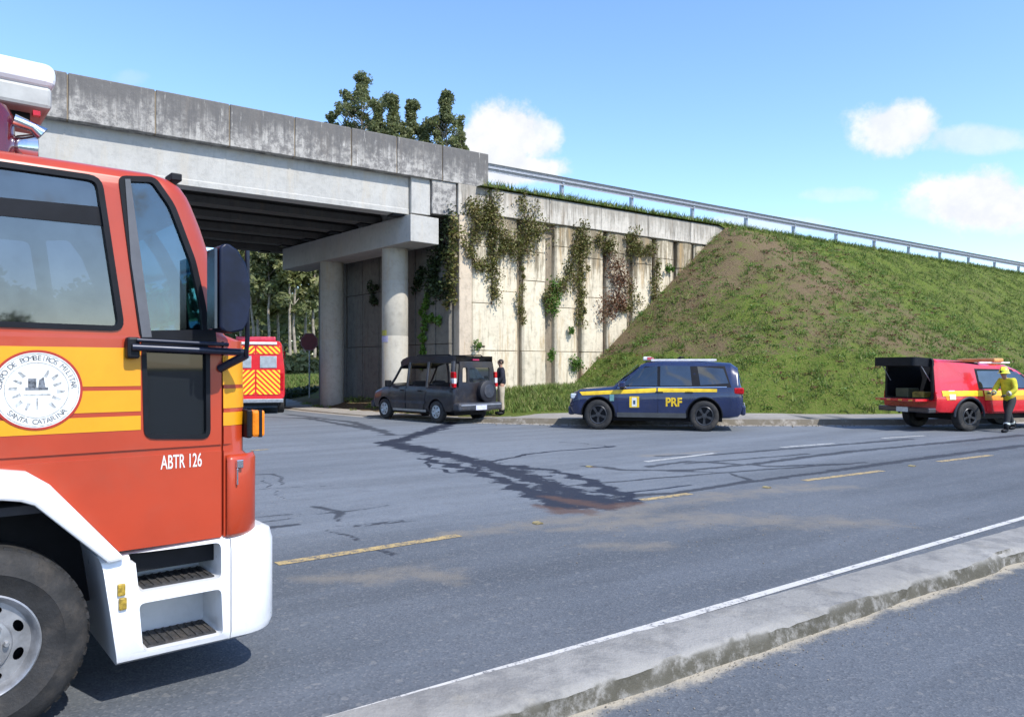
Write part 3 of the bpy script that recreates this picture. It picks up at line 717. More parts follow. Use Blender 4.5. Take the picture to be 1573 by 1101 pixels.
for k in range(-1, 26):
    x = up + k * 3.97
    if x < UE: continue
    if postme is None:
        postme = MB().box((-.06, .15, 8.3), (.06, .19, 9.5)).box((-.06, .19, 8.3), (-.045, .30, 9.5)).box((.045, .19, 8.3), (.06, .30, 9.5)).box((-.05, .10, 9.3), (.05, .15, 9.5)).mesh('post')
        o = mesh_obj('post', postme, STEEL, grd)
    else: o = bpy.data.objects.new('post', postme); C.objects.link(o); o.parent = grd
    o.location = (x, 0, 0)
# ------------------------------------------------------------------ the fire engine in the foreground
# local frame: x forward along its side, y to its left (away from the camera), z up; y = 0 is the near side panel
P0 = Vector((-2.32, 3.35)); TD = Vector((.77, .64)).normalized()
truck = empty('fire_engine', (P0.x, P0.y, 0), math.atan2(TD.y, TD.x))
tag(truck, 'large red fire engine with yellow stripes and white bumper in the left foreground', 'fire truck')
def tp(x, y, m=0.0):
    """pixel of the photo -> (forward, height) on the vehicle's near side, m metres outside it"""
    ox, oy = P0.x + m * TD.y, P0.y - m * TD.x; k = (x - CX) / FPX
    u = (ox - k * oy) / (k * TD.y - TD.x); Z = oy + u * TD.y
    return (u, CAMZ + (HY - y) * Z / FPX)
def tps(l, m=0.0): return [tp(a, b, m) for a, b in l]
CABW = 2.36; REAR = -3.0
fz = [tp(345, 840)[1], tp(345, 690)[1]]
sil = [(385, 836, 0), (385, 700, 0), (373, 694, 0), (373, 600, 0), (371, 524, 0), (345, 514, 0), (336, 500, 0), (329, 430, 0), (319, 388, 0), (305, 346, 0), (290, 309, 0), (274, 277, 0), (262, 268, 0)]
ft = sorted([(tp(a, b)[1], tp(a, b)[0] + .045) for a, b, _ in sil])
FZ = [a for a, _ in ft]; FU = [b for _, b in ft]
ZB = .80; ZT = 2.70
def section(z, off=0.0, rear=REAR, r=.15, n=8, uf=None, wd=CABW):
    """half outline of the cab at a height: near side from the rear, round the corner, across the front"""
    uf = (np.interp(z, FZ, FU) if uf is None else uf)
    pts = [(rear, -off)]
    for k in range(n + 1):
        t_ = k / n * PI / 2; pts.append((uf - r + math.sin(t_) * (r + off), r - math.cos(t_) * (r + off)))
    for k in range(n + 1):
        t_ = k / n * PI / 2; pts.append((uf - r + math.cos(t_) * (r + off), wd - r + math.sin(t_) * (r + off)))
    pts.append((rear, wd + off)); return pts
zl = [ZB, 1.0, 1.2] + [z for z in FZ if 1.22 < z < 2.60] + [2.60]
zl = sorted(set(round(z, 4) for z in zl)); secs = [(z, 0.0) for z in zl] + [(2.645, .01), (2.675, .035), (2.695, .08), (2.703, .16)]
def loft(secs, off=0, **kw):
    m_ = MB(); n_ = None; vs = []
    for z, ins in secs:
        pts = section(z, off=off - ins, **kw); n_ = len(pts); vs += [(x, y, z) for x, y in pts]
    fs = [(i * n_ + k, i * n_ + (k + 1) % n_, (i + 1) * n_ + (k + 1) % n_, (i + 1) * n_ + k) for i in range(len(secs) - 1) for k in range(n_)]
    fs += [tuple(range(n_)), tuple((len(secs) - 1) * n_ + k for k in range(n_))]
    return m_.add(vs, fs)
cab = loft(secs).build('cab', [RED, BLK], truck)
inner = loft([(ZB + .06, .05)] + [(z, .05) for z in zl if z > ZB + .08] + [(2.64, .06)]).build('cutter', BLK)
inner.matrix_world = truck.matrix_basis
U = lambda px, py=600: tp(px, py)[0]
# window openings
mainw = rounded([(-.92, tp(0, 248)[1] + .0), tp(156, 271), tp(192, 509), (-.92, tp(0, 500)[1])], .06)
upw = rounded(tps([(181, 270), (238, 272), (268, 315), (300, 400), (316, 470), (321, 520), (215, 520), (198, 400)]), .035)
loww = rounded(tps([(217, 527), (322, 527), (323, 674), (221, 674)]), .05)
def cutter(poly, y0=-.3, y1=CABW + .3):
    o = MB().prism([poly], y0, y1).build('cutter', BLK); o.matrix_world = truck.matrix_basis; return o
truck_cutters = [inner, cutter(inset(mainw, .012)), cutter(inset(upw, .012)), cutter(inset(loww, .012), -.3, .3), cutter(inset(rounded([(-2.5, 2.6), (-1.08, 2.6), (-1.08, 1.89), (-2.5, 1.89)], .06), .0))]
# wheel arch opening
arch = tps([(-130, 716), (0, 720), (40, 724), (76, 744), (192, 856), (196, 905)]) + [(.52, .6), (-.75, .6), (-.66, 1.0)]
truck_cutters.append(cutter(arch, -.3, .62)); truck_cutters.append(cutter([(a, b) for a, b in arch], CABW - .62, CABW + .3))
# windscreen opening, cut from the front
ws = MB().prism([rounded([(.16, 1.93), (CABW - .16, 1.93), (CABW - .24, 2.52), (.24, 2.52)], .07)], .62, 2.0, f=lambda a, b, y: (y, a, b)).build('cutter', BLK); ws.matrix_world = truck.matrix_basis
truck_cutters.append(ws)
# pressed grooves: door gap and waist crease
def groove(a, b, c, d, dp=.016):
    o = MB().box((a, -.2, b), (c, dp, d)).build('cutter', RED); o.matrix_world = truck.matrix_basis; return o
dg_ = U(342, 700); truck_cutters.append(groove(dg_ - .006, .74, dg_ + .006, 1.84, .028))
truck_cutters.append(groove(REAR - .2, tp(200, 702)[1], 1.5, tp(200, 690)[1] - .004, .010))
truck_cutters.append(groove(-1.015, .95, -1.0, 2.66, .028))
bpy.context.view_layer.update()
cut(cab, truck_cutters, smooth=32)
for i, q in enumerate(cab.data.materials): pass
# interior
FLOORM = mat('cab_lining', (.035, .035, .04), .8)
ins = MB().box((REAR + .06, .06, 1.02), (.95, CABW - .06, 1.06)).box((REAR + .02, .06, 1.0), (REAR + .06, CABW - .06, 2.6)); ins.build('cab_lining', FLOORM, truck)
MB().box((.70, .08, 1.06), (1.0, CABW - .08, 1.86)).build('dashboard', mat('dash_plastic', (.05, .052, .058), .6), truck, bevel=.04)
for y in (.22, 1.5):
    s_ = MB().box((-.28, y, 1.06), (.26, y + .55, 1.46)).build('seat', mat('seat_cloth', (.03, .032, .04), .9), truck, bevel=.05)
    MB().box((-.40, y, 1.40), (-.24, y + .55, 2.12)).build('seat_back', MATS['seat_cloth'], truck, bevel=.06)
    MB().box((-.38, y + .14, 2.14), (-.28, y + .41, 2.34)).build('headrest', MATS['seat_cloth'], truck, bevel=.04)
stw = MB(); pts = [(.55 + .07 * math.cos(t_), 1.78 + .21 * math.sin(t_), 1.72 + .2 * math.cos(t_)) for t_ in np.linspace(0, 2 * PI, 25)]
stw.tube(pts, .016, 8); stw.tube([(.85, 1.78, 1.5), (.56, 1.78, 1.72)], .03, 8); stw.build('steering_wheel', BLK, truck, smooth=60)
# glass and rubber seals
GL_SIDE = glass_mat('side_glass', (.26, .28, .33), .09, .03, .30); GL_Q = glass_mat('quarter_glass', (.20, .46, .58), .07, .02, .0); GL_W = glass_mat('windscreen_glass', (.50, .68, .66), .06, .02)
def pane(poly, gm, y=.02, fr=.03, seal=True, nm='window'):
    f_ = MB().prism([poly, inset(poly, fr)], -.008, .03).build(nm, BLK, truck, smooth=40)
    MB().prism([inset(poly, fr * .7)], y, y + .006).build('pane', gm, f_); return f_
fm = pane(mainw, GL_SIDE, fr=.026)
za = tp(0, 330)[1]
MB().prism([[(-.90, tp(0, 312)[1]), tp(163, 318), tp(165, 347), (-.90, tp(0, 333)[1])]], .012, .045).build('sash_rail', BLK, fm)
uf_ = inset(upw, .0)
fq = MB().prism([upw, inset(upw, .028)], -.010, .03).build('quarter_window', BLK, truck, smooth=40)
MB().prism([inset(upw, .016)], .012, .018).build('pane', GL_Q, fq)
MB().prism([[tuple(Vector(tp(191, 276)) + Vector((-.0, 0))), tp(199, 276), tp(232, 518), tp(217, 518), tp(200, 400)]], -.016, .02).build('vent_bar', mat('grey_seal', (.10, .105, .12), .5), fq)
pane(loww, glass_mat('kerb_window_glass', (.06, .12, .12), .0, .03, .5), fr=.022, nm='kerb_window')
MB().prism([tps([(216, 508), (330, 506), (332, 530), (217, 530)])], -.014, .0).build('window_ledge', BLK, truck)
fb = pane(rounded([(-2.51, 2.61), (-1.07, 2.61), (-1.07, 1.88), (-2.51, 1.88)], .06), GL_SIDE)
# windscreen follows the raked pillars
wz = np.linspace(1.92, 2.53, 6); vs = []; fs = []
for z in wz:
    uf = np.interp(z, FZ, FU)
    for y in np.linspace(.15, CABW - .15, 7): vs.append((uf - .012 - .02 * 0, y, z))
for i in range(5):
    for k in range(6): fs.append((i * 7 + k, i * 7 + k + 1, (i + 1) * 7 + k + 1, (i + 1) * 7 + k))
MB().add(vs, fs).build('windscreen', GL_W, truck, smooth=60, fix=False)
# yellow bands and red pinstripes: film that follows the panels
def band(nm, z0, z1, ua, ub=None, a0=0, a1=8, off=.0025, m=YEL):
    """film between two heights; ub set: flat side; otherwise from ua round the corner"""
    m_ = MB(); rows = []
    for z in (z0, z1):
        if ub is not None: rows.append([(ua, -off, z), (ub, -off, z)])
        else:
            s_ = section((z0 + z1) / 2 if True else z, off=off)[1:]
            pts = [(ua, -off)] + [p for p in s_[:9 + 6]]
            rows.append([(x, y, z) for x, y in pts])
    n_ = len(rows[0]); m_.add(rows[0] + rows[1], [(i, i + 1, i + 1 + n_, i + n_) for i in range(n_ - 1)])
    return m_.build(nm, m, truck, smooth=60, fix=False)
zb = [tp(150, y)[1] for y in (533.5, 593.5, 600, 633.5, 640.5, 663)]
for i, (a, b) in enumerate(((1, 0), (3, 2), (5, 4))):
    band('yellow_band', zb[a], zb[b], -2.98, U(216, 600)); band('yellow_band', zb[a], min(zb[b], 1.765), U(347, 600))
# round door badge
bc = tp(57, 598); BRr = (tp(129, 598)[0] - bc[0]); bz_ = tp(57, 543)[1]; BRv = (bz_ - tp(57, 655)[1]) / 2
R_ = (BRr + BRv) / 2 * 1.0
bc = (bc[0], (bz_ + tp(57, 655)[1]) / 2)
badge = empty('door_badge'); badge.parent = truck
def disc(nm, r0, r1, y, m, n=64):
    o = [(bc[0] + r1 * math.cos(t_), bc[1] + r1 * math.sin(t_)) for t_ in np.linspace(0, 2 * PI, n, endpoint=False)]
    i = [(bc[0] + r0 * math.cos(t_), bc[1] + r0 * math.sin(t_)) for t_ in np.linspace(0, 2 * PI, n, endpoint=False)]
    MB().prism([o, i] if r0 else [o], y - .001, y).build(nm, m, badge)
WF = mat('white_film', (.70, .71, .68), .45, var=.06, scale=20, dirt=.12); GF = mat('grey_print', (.20, .22, .25), .5, var=.4, scale=60); GF2 = mat('pale_grey_print', (.50, .52, .52), .5, var=.3, scale=60)
disc('rim_line', R_ * .97, R_ * 1.03, -.0052, mat('red_print', (.42, .03, .015), .4)); disc('disc', 0, R_ * .975, -.0042, WF)
disc('ring_line', R_ * .70, R_ * .715, -.0055, GF2); disc('ring_line', R_ * .925, R_ * .94, -.0055, GF2)
def ring_text(txt, a_mid, rad, size, flip=False, step=.118):
    n_ = len(txt)
    for i, ch in enumerate(txt):
        if ch == ' ': continue
        a = a_mid + (-(i - (n_ - 1) / 2) * step if not flip else (i - (n_ - 1) / 2) * step)
        me = text_mesh(ch, size, ext=.0004); rot = a - PI / 2 if not flip else a + PI / 2
        M = Matrix.Translation((bc[0] + rad * math.cos(a), -.0058, bc[1] + rad * math.sin(a))) @ Matrix.Rotation(PI / 2, 4, 'X') @ Matrix.Rotation(rot, 4, 'Z')
        me.transform(M); o = mesh_obj('letter', me, GF, badge)
ring_text('CORPO DE BOMBEIROS MILITAR', PI / 2, R_ * .82, R_ * .185); ring_text('SANTA CATARINA', -PI / 2, R_ * .82, R_ * .185, True, .125)
m_ = MB(); c0 = Vector(bc); s_ = R_
def P2(l): return [(bc[0] + a * s_, bc[1] + b * s_) for a, b in l]
m_.prism([P2([(-.26, .0), (.24, .0), (.24, .07), (-.26, .07)])], -.0062, -.005); m_.prism([P2([(-.2, .07), (-.02, .07), (-.02, .3), (-.2, .3)])], -.0062, -.005)
m_.prism([P2([(.02, .07), (.18, .07), (.14, .34), (.04, .26)])], -.0062, -.005); m_.build('crest_figure', GF, badge)
m_ = MB()
for k in range(16):
    a = k / 16 * 2 * PI + .2; r1, r2 = (.44, .60) if k % 2 else (.38, .55)
    if abs(math.sin(a)) < .97: m_.prism([P2([(r1 * math.cos(a), r1 * math.sin(a)), (r2 * math.cos(a + .07), r2 * math.sin(a + .07)), ((r2 + .03) * math.cos(a + .16), (r2 + .03) * math.sin(a + .16)), (r1 * math.cos(a + .2), r1 * math.sin(a + .2))])], -.0060, -.005)
m_.prism([P2([(-.3, -.14), (.3, -.14), (.3, -.10), (-.3, -.10)])], -.006, -.005); m_.prism([P2([(-.02, -.5), (.02, -.5), (.02, -.2), (-.02, -.2)])], -.006, -.005)
m_.build('crest_wreath', GF2, badge)
# unit code
me = text_mesh('ABTR 126', .098, offset=.0008, ext=.0008); q = tp(279, 709)
wt = max(v.co.x for v in me.vertices) - min(v.co.x for v in me.vertices); want = U(311) - U(248)
me.transform(Matrix.Translation((q[0], -.0015, q[1])) @ Matrix.Rotation(PI / 2, 4, 'X') @ Matrix.Diagonal((want / wt, 1.02, 1, 1)))
mesh_obj('unit_code', me, WF, truck)
# front corner piece below the crease
cz0, cz1 = tp(365, 822)[1], tp(365, 697)[1]; m_ = MB(); vs = []; cl_ = [(cz0, 0), (cz0 + .02, .012), (cz1 - .03, .014), (cz1, .002)]
for z, of in cl_:
    s_ = section(1.0, off=.012 + of, n=10)[1:]; p_ = [(U(347, 760), -.012 - of)] + s_[:9]; vs += [(x, y, z) for x, y in p_]
n_ = len(p_); m_.add(vs, [(i * n_ + k, i * n_ + k + 1, (i + 1) * n_ + k + 1, (i + 1) * n_ + k) for i in range(3) for k in range(n_ - 1)])
cp = m_.build('corner_panel', RED, truck, smooth=50, fix=False); s = cp.modifiers.new('thick', 'SOLIDIFY'); s.thickness = .02; s.offset = -1
q = tp(364, 712); MB().box((q[0] - .015, -.045, q[1] - .02), (q[0] + .02, -.02, q[1] + .025)).box((q[0] - .015, -.04, q[1] - .11), (q[0] - .005, -.022, q[1] - .02)).build('latch', CHR, cp, bevel=.004)
# skirt in shadow between cab and bumper, chassis and wheel housing
MB().box((-.65, .5, .45), (.6, CABW - .5, 1.3)).box((REAR + .02, .62, .5), (1.1, CABW - .62, .82)).box((.5, .10, .66), (1.15, CABW - .1, .86)).build('chassis', BLK, truck)
MB().box((-.80, .10, .5), (-.74, .65, 1.3)).box((-.75, .60, .5), (.52, .66, 1.30)).box((-.75, .03, 1.245), (.2, .65, 1.28)).build('wheel_housing', BLK, truck)
# front bumper with two steps
BU0 = U(168, 900); bz0 = .235; bz1 = .815
def bsec(z, ins, r=.2): return section(z, off=.02 - ins, rear=BU0, r=r, uf=1.345 - .02)
m_ = MB(); vs = []
bl = [(bz0, .05), (bz0 + .02, .015), (bz0 + .06, 0), (.50, -.0), (.735, .0), (.79, .015), (bz1, .06)]
for z, i_ in bl:
    pts = bsec(z, i_); n_ = len(pts); vs += [(x, y, z) for x, y in pts]
vs = [(x + (0 if x > BU0 + .01 else (.5 - z) * .13), y, z - (.10 * max(0, (U(340) - x)) * max(0, (z - .7) / .14) if z > .7 else 0)) for x, y, z in vs]
m_.add(vs, [(i * n_ + k, i * n_ + (k + 1) % n_, (i + 1) * n_ + (k + 1) % n_, (i + 1) * n_ + k) for i in range(len(bl) - 1) for k in range(n_)] + [tuple(range(n_)), tuple((len(bl) - 1) * n_ + k for k in range(n_))])
bump = m_.build('bumper', [WHT, BLK], truck)
def tc(mb): o = mb.build('cutter', WHT); o.matrix_world = truck.matrix_basis; return o
xa, xb = U(212, 900), U(338, 900)
well1 = MB().prism([rounded([(xa, .585), (xb, .585), (xb + .0, .775), (xa - .02, .775)], .03)], -.2, .34)
well2 = MB().prism([rounded([(xa + .02, .285), (xb + .01, .285), (xb, .530), (xa, .530)], .03)], -.2, .30)
gap = MB().box((U(352, 900), -.1, .2), (U(352, 900) + .006, .012, .83))
hole = MB().box((BU0 + .09, -.1, .735), (BU0 + .14, .12, .775))
bpy.context.view_layer.update(); cut(bump, [tc(well1), tc(well2), tc(gap), tc(hole)], smooth=30)
bv = bump.modifiers.new('bevel', 'BEVEL'); bv.width = .010; bv.segments = 2; bv.limit_method = 'ANGLE'; bv.angle_limit = math.radians(50)
TREAD = mat('step_tread', (.045, .046, .05), .7, var=.3, scale=40, bump=.5, bscale=120, dirt=.4)
for z, y0, a, b in ((.587, .03, xa + .03, xb - .02), (.287, .03, xa + .05, xb - .01)):
    m_ = MB(); m_.box((a, y0, z), (b, y0 + .24, z + .008))
    for k in range(9): x = a + .02 + k * (b - a - .04) / 8; m_.box((x - .006, y0 + .01, z + .008), (x + .006, y0 + .23, z + .014))
    m_.build('step_tread', TREAD, bump)
q = tp(186, 916, .02); rf = MB()
for dz_ in (.035, -.035): rf.box((q[0] - .018 + (0 if dz_ > 0 else .006), -.035, q[1] + dz_ - .030), (q[0] + .018 + (0 if dz_ > 0 else .006), -.018, q[1] + dz_ + .030))
rf.build('side_reflector', mat('old_amber', (.50, .34, .05), .3, var=.3, scale=60), bump, bevel=.006)
# white wheel arch flare
outer = tps([(-120, 722), (0, 721), (40, 724), (76, 744), (192, 857)], .03); inn = tps([(165, 864), (52, 776), (30, 770), (0, 768), (-120, 768)], .03)
fl = MB().prism([outer + inn], -.06, .10).build('arch_flare', WHT, truck, bevel=.014)
# wheels
def truck_wheel(nm, loc, flip=1, R=.445):
    m_ = MB(); y = 0
    prof = [(.235, .0), (.245, -.012), (.28, -.022), (.33, -.034), (.335, -.037), (.34, -.034), (.38, -.026), (R - .035, -.012), (R - .012, .008), (R, .03), (R, .19), (R - .012, .212), (R - .04, .23), (.28, .24), (.235, .22)]
    m_.lathe([(a, b * flip) for a, b in prof], 72)
    for k in range(60):                                   # tread blocks on the shoulder
        a = k / 48 * 2 * PI; M = Matrix.Rotation(a, 4, 'Y')
        m_.box((R - .030, .012 * flip if flip > 0 else -.05, -.017), (R + .001, .05 if flip > 0 else -.012, .017), M=M)
    wh = m_.build(nm, RUB, truck, smooth=30); wh.location = loc
    rm = MB(); rm.lathe([(a, b * flip) for a, b in [(.236, .0), (.243, -.014), (.236, -.020), (.226, -.012), (.218, .012), (.205, .030)]], 64)
    n = 64; outl = [(.212 * math.cos(t_), .212 * math.sin(t_)) for t_ in np.linspace(0, 2 * PI, n, endpoint=False)]; holes = []
    for k in range(8):
        a = (k + .5) / 8 * 2 * PI; c = (.168 * math.cos(a), .168 * math.sin(a)); er, et = .020, .030
        holes.append([(c[0] + er * math.cos(q_) * math.cos(a) - et * math.sin(q_) * math.sin(a), c[1] + er * math.cos(q_) * math.sin(a) + et * math.sin(q_) * math.cos(a)) for q_ in np.linspace(0, 2 * PI, 14, endpoint=False)])
    rm.prism([outl] + holes, .030 * flip, .036 * flip)
    rm.lathe([(a, b * flip) for a, b in [(.135, .030), (.128, .010), (.085, .004), (.080, -.05), (.06, -.062), (.001, -.064)]], 40)
    for k in range(8):
        a = k / 8 * 2 * PI; rm.lathe([(.013, .012 * flip), (.013, -.016 * flip), (.009, -.022 * flip), (.001, -.022 * flip)], 6, c=(.106 * math.cos(a), 0, .106 * math.sin(a)))
    rm.lathe([(.20, .05 * flip), (.20, .12 * flip), (.001, .12 * flip)], 24, mi=1)
    r_ = rm.build('rim', [ALU, BLK], wh, smooth=35); return wh
wx = U(-10, 1000) - .055
truck_wheel('wheel', (wx, .035, .445)); truck_wheel('wheel', (wx, CABW - .035, .445), -1)
truck_wheel('wheel', (wx - 3.9, .035, .445)); truck_wheel('wheel', (wx - 3.9, CABW - .035, .445), -1)
# equipment body behind the cab (mostly out of the frame)
MB().box((-7.0, -.03, .82), (REAR - .12, CABW + .03, 2.85)).build('equipment_body', RED, truck, bevel=.03)
for k in range(3):
    x = -6.8 + k * 1.22
    sh = MB()
    for j in range(14): sh.box((x, -.052, 1.05 + j * .115), (x + 1.1, -.032, 1.05 + j * .115 + .108))
    sh.build('roller_shutter', STEEL, truck)
# mirror arm, bracket, mirror
ma = tp(203, 533, .07); mb_ = tp(345, 541, .10); mc = tp(374, 541, .14)
MB().box((U(191, 533), -.06, tp(200, 551)[1]), (U(211, 533), -.0, tp(200, 518)[1])).build('arm_bracket', BLK, truck, bevel=.012)
arm = MB().tube([(ma[0], -.07, ma[1]), (mb_[0], -.09, mb_[1] + .005), (mc[0] + .01, -.14, mc[1])], .018, 10)
q0 = tp(340, 566, .02); q1 = tp(378, 545, .14); q2 = tp(377, 385, .24); q3 = tp(377, 520, .24)
arm.tube([(q0[0], -.0, q0[1]), (q1[0], -.14, q1[1])], .022, 10); arm.tube([(q1[0], -.14, q1[1] - .01), (q3[0] + .01, -.24, q3[1]), (q2[0] + .01, -.24, q2[1])], .012, 8)
arm.tube([tuple(Vector((ma[0] + .02, -.075, ma[1] + .035))), (mb_[0] + .02, -.10, mb_[1] + .04)], .010, 8)
arm.build('mirror_arm', mat('dark_navy_metal', (.018, .024, .045), .35, .3), truck, smooth=50)
mh = tps([(327, 382), (334, 376), (344, 376), (358, 386), (370, 405), (377, 432), (378, 470), (374, 495), (366, 510), (350, 514), (333, 511), (327, 505)], .2)
mir = MB().prism([inset(mh, .006)], -.285, -.15).build('mirror', mat('mirror_housing', (.006, .011, .034), .42, var=.3, spec=.3), truck, smooth=40, bevel=.035, seg=4)
g0 = tps([(322, 384), (326, 384), (326, 505), (322, 505)], .2)
MB().prism([g0], -.275, -.16).build('mirror_glass', mat('mirror_glass_face', (.05, .06, .08), .12, .5), mir)
# turn signal on the front corner
q = tp(389, 650, -.03)
MB().box((U(371) + .03, .0, q[1] - .078), (U(371) + .062, .13, q[1] + .078)).build('lamp_housing', BLK, truck, bevel=.01)
tl = MB().box((U(371) + .062, .005, q[1] - .075), (U(371) + .135, .12, q[1] + .072)).build('turn_signal', AMB, truck, bevel=.015)
MB().box((U(371) + .098, -.001, q[1] - .076), (U(371) + .114, .125, q[1] + .073)).build('lamp_divider', BLK, tl)
# front grille and headlamps, unseen from here but part of the face
m_ = MB()
for k in range(6): m_.box((1.185, .45, 1.0 + k * .08), (1.215, CABW - .45, 1.04 + k * .08))
m_.build('grille', BLK, truck)
for y in (.12, CABW - .42): MB().box((1.30, y + .15, .48), (1.345, y + .42, .66)).build('headlight', CHR, truck, bevel=.01)
# roof gear
rq = tp(88, 125, -.35)
lz0, lz1, lz2 = tp(40, 160, -.4)[1], tp(40, 128, -.4)[1], tp(40, 88, -.4)[1]; rq = (tp(88, 125, -.4)[0], 0)
MB().box((-1.25, .40, lz1), (rq[0], 1.0, lz2)).build('light_bar', WHT, truck, bevel=.05, seg=4)
MB().box((-1.22, .42, lz0), (rq[0] - .02, .98, lz1 + .01)).build('light_bar_base', mat('grey_plastic', (.42, .43, .41), .5), truck, bevel=.02)
MB().box((-.9, .6, 2.70), (-.84, .9, lz0)).box((rq[0] - .30, .75, 2.70), (rq[0] - .24, .9, lz0)).box((-.9, .55, lz0 - .05), (rq[0] - .10, .62, lz0)).build('bar_feet', BLK, truck)
rq2 = tp(45, 200, -.3)
hb = MB(); hb.lathe([(.001, -.05), (.03, -.045), (.06, -.01), (.075, .04), (.085, .07), (.07, .075), (.001, .06)], 28, axis='x', c=(rq2[0] - .03, .40, 2.80)); hb.build('spotlight', CHR, truck, smooth=50)
hb = MB(); hb.tube([(rq2[0] - .06, .34, 2.92), (rq2[0] + .02, .34, 2.90), (rq2[0] + .06, .34, 2.87)], [.03, .024, .04], 16); hb.build('horn', CHR, truck, smooth=50)
rb = tp(-22, 190, -.3)
m_ = MB(); m_.lathe([(.13, 2.70), (.13, 2.84), (.125, 2.94), (.10, 2.985), (.001, 3.0)], 32, axis='z', c=(rb[0], .40, 0)); m_.build('beacon', mat('beacon_dome', (.10, .004, .012), .12, var=.2, coat=1), truck, smooth=50)
q = tp(58, 174, -.34); MB().box((q[0] - .02, .34, q[1] - .012), (q[0] + .012, .38, q[1] + .012)).build('marker_lamp', REDL, truck)
q = tp(263, 267, -.1); MB().box((q[0] - .0, .10, 2.685), (q[0] + .055, .22, 2.725)).build('roof_marker', BLK, truck, bevel=.006)
# ------------------------------------------------------------------ road vehicles further off
class Shell:
    """closed car body lofted through stations (x, z_bottom, z_shoulder, z_roof, half_width, half_width_at_roof)"""
    def __init__(s, st): s.st = sorted(st)
    def sec(s, x):
        st = s.st; x = min(max(x, st[0][0]), st[-1][0])
        for a, b in zip(st[:-1], st[1:]):
            if a[0] <= x <= b[0]:
                t_ = (x - a[0]) / (b[0] - a[0] + 1e-9); v = [p + (q - p) * t_ for p, q in zip(a, b)]; break
        _, zb, zs, zr, w_, wr = v
        h = zr - zs
        return [(w_ - .16, zb), (w_ - .04, zb + .03), (w_, zb + .14), (w_ + .012, (zb + zs) * .55), (w_ - .005, zs - .07), (w_ - .035, zs), (wr + (w_ - .035 - wr) * .45, zs + h * .5), (wr, zs + h * .88), (wr - .10, zs + h * .985), (wr * .5, zr + .012), (0, zr + .018)]
    def side(s, x, z):
        p = s.sec(x)[2:9]
        for a, b in zip(p[:-1], p[1:]):
            if a[1] <= z <= b[1]: return a[0] + (b[0] - a[0]) * (z - a[1]) / max(b[1] - a[1], 1e-6)
        return p[0][0] if z < p[0][1] else p[-1][0]
    def body(s, name, m, parent, n=60, smooth=40):
        x0, x1 = s.st[0][0], s.st[-1][0]; xs = sorted(set([a[0] for a in s.st] + list(np.linspace(x0, x1, n)))); vs = []; fs = []
        for x in xs:
            h = s.sec(x); ring = [(x, -y, z) for y, z in h] + [(x, y, z) for y, z in h[:-1][::-1]]
            N = len(ring); vs += ring
        for i in range(len(xs) - 1):
            for k in range(N): fs.append((i * N + k, i * N + (k + 1) % N, (i + 1) * N + (k + 1) % N, (i + 1) * N + k))
        fs += [tuple(range(N)), tuple((len(xs) - 1) * N + k for k in range(N))]
        return MB().add(vs, fs).build(name, m, parent, smooth=smooth)
    def patch(s, name, q, m, parent, off=.004, side=-1, nx=8, nz=4, thick=.0, smooth=50, poly=None):
        """panel of four corners (x,z): lower rear, lower front, upper front, upper rear, laid on the flank"""
        A, B, D, E = [Vector(p) for p in q]; vs = []
        for j in range(nz + 1):
            for i in range(nx + 1):
                p = (A.lerp(B, i / nx)).lerp(E.lerp(D, i / nx), j / nz); y = s.side(p.x, p.y) + off
                vs.append((p.x, side * y, p.y))
        fs = [(j * (nx + 1) + i, j * (nx + 1) + i + 1, (j + 1) * (nx + 1) + i + 1, (j + 1) * (nx + 1) + i) for j in range(nz) for i in range(nx)]
        if side > 0: fs = [f[::-1] for f in fs]
        if thick:
            n_ = len(vs); vs += [(x, y + (thick if side < 0 else -thick), z) for x, y, z in vs]; fs2 = [tuple(k + n_ for k in f[::-1]) for f in fs]
            rim = [i for i in range(nx + 1)] + [(j + 1) * (nx + 1) + nx for j in range(nz)] + [nz * (nx + 1) + i for i in range(nx - 1, -1, -1)] + [j * (nx + 1) for j in range(nz - 1, 0, -1)]
            fs = fs + fs2 + [(rim[k], rim[k - 1], rim[k - 1] + n_, rim[k] + n_) for k in range(len(rim))]
            return MB().add(vs, fs).build(name, m, parent, smooth=smooth)
        return MB().add(vs, fs).build(name, m, parent, smooth=smooth, fix=False)
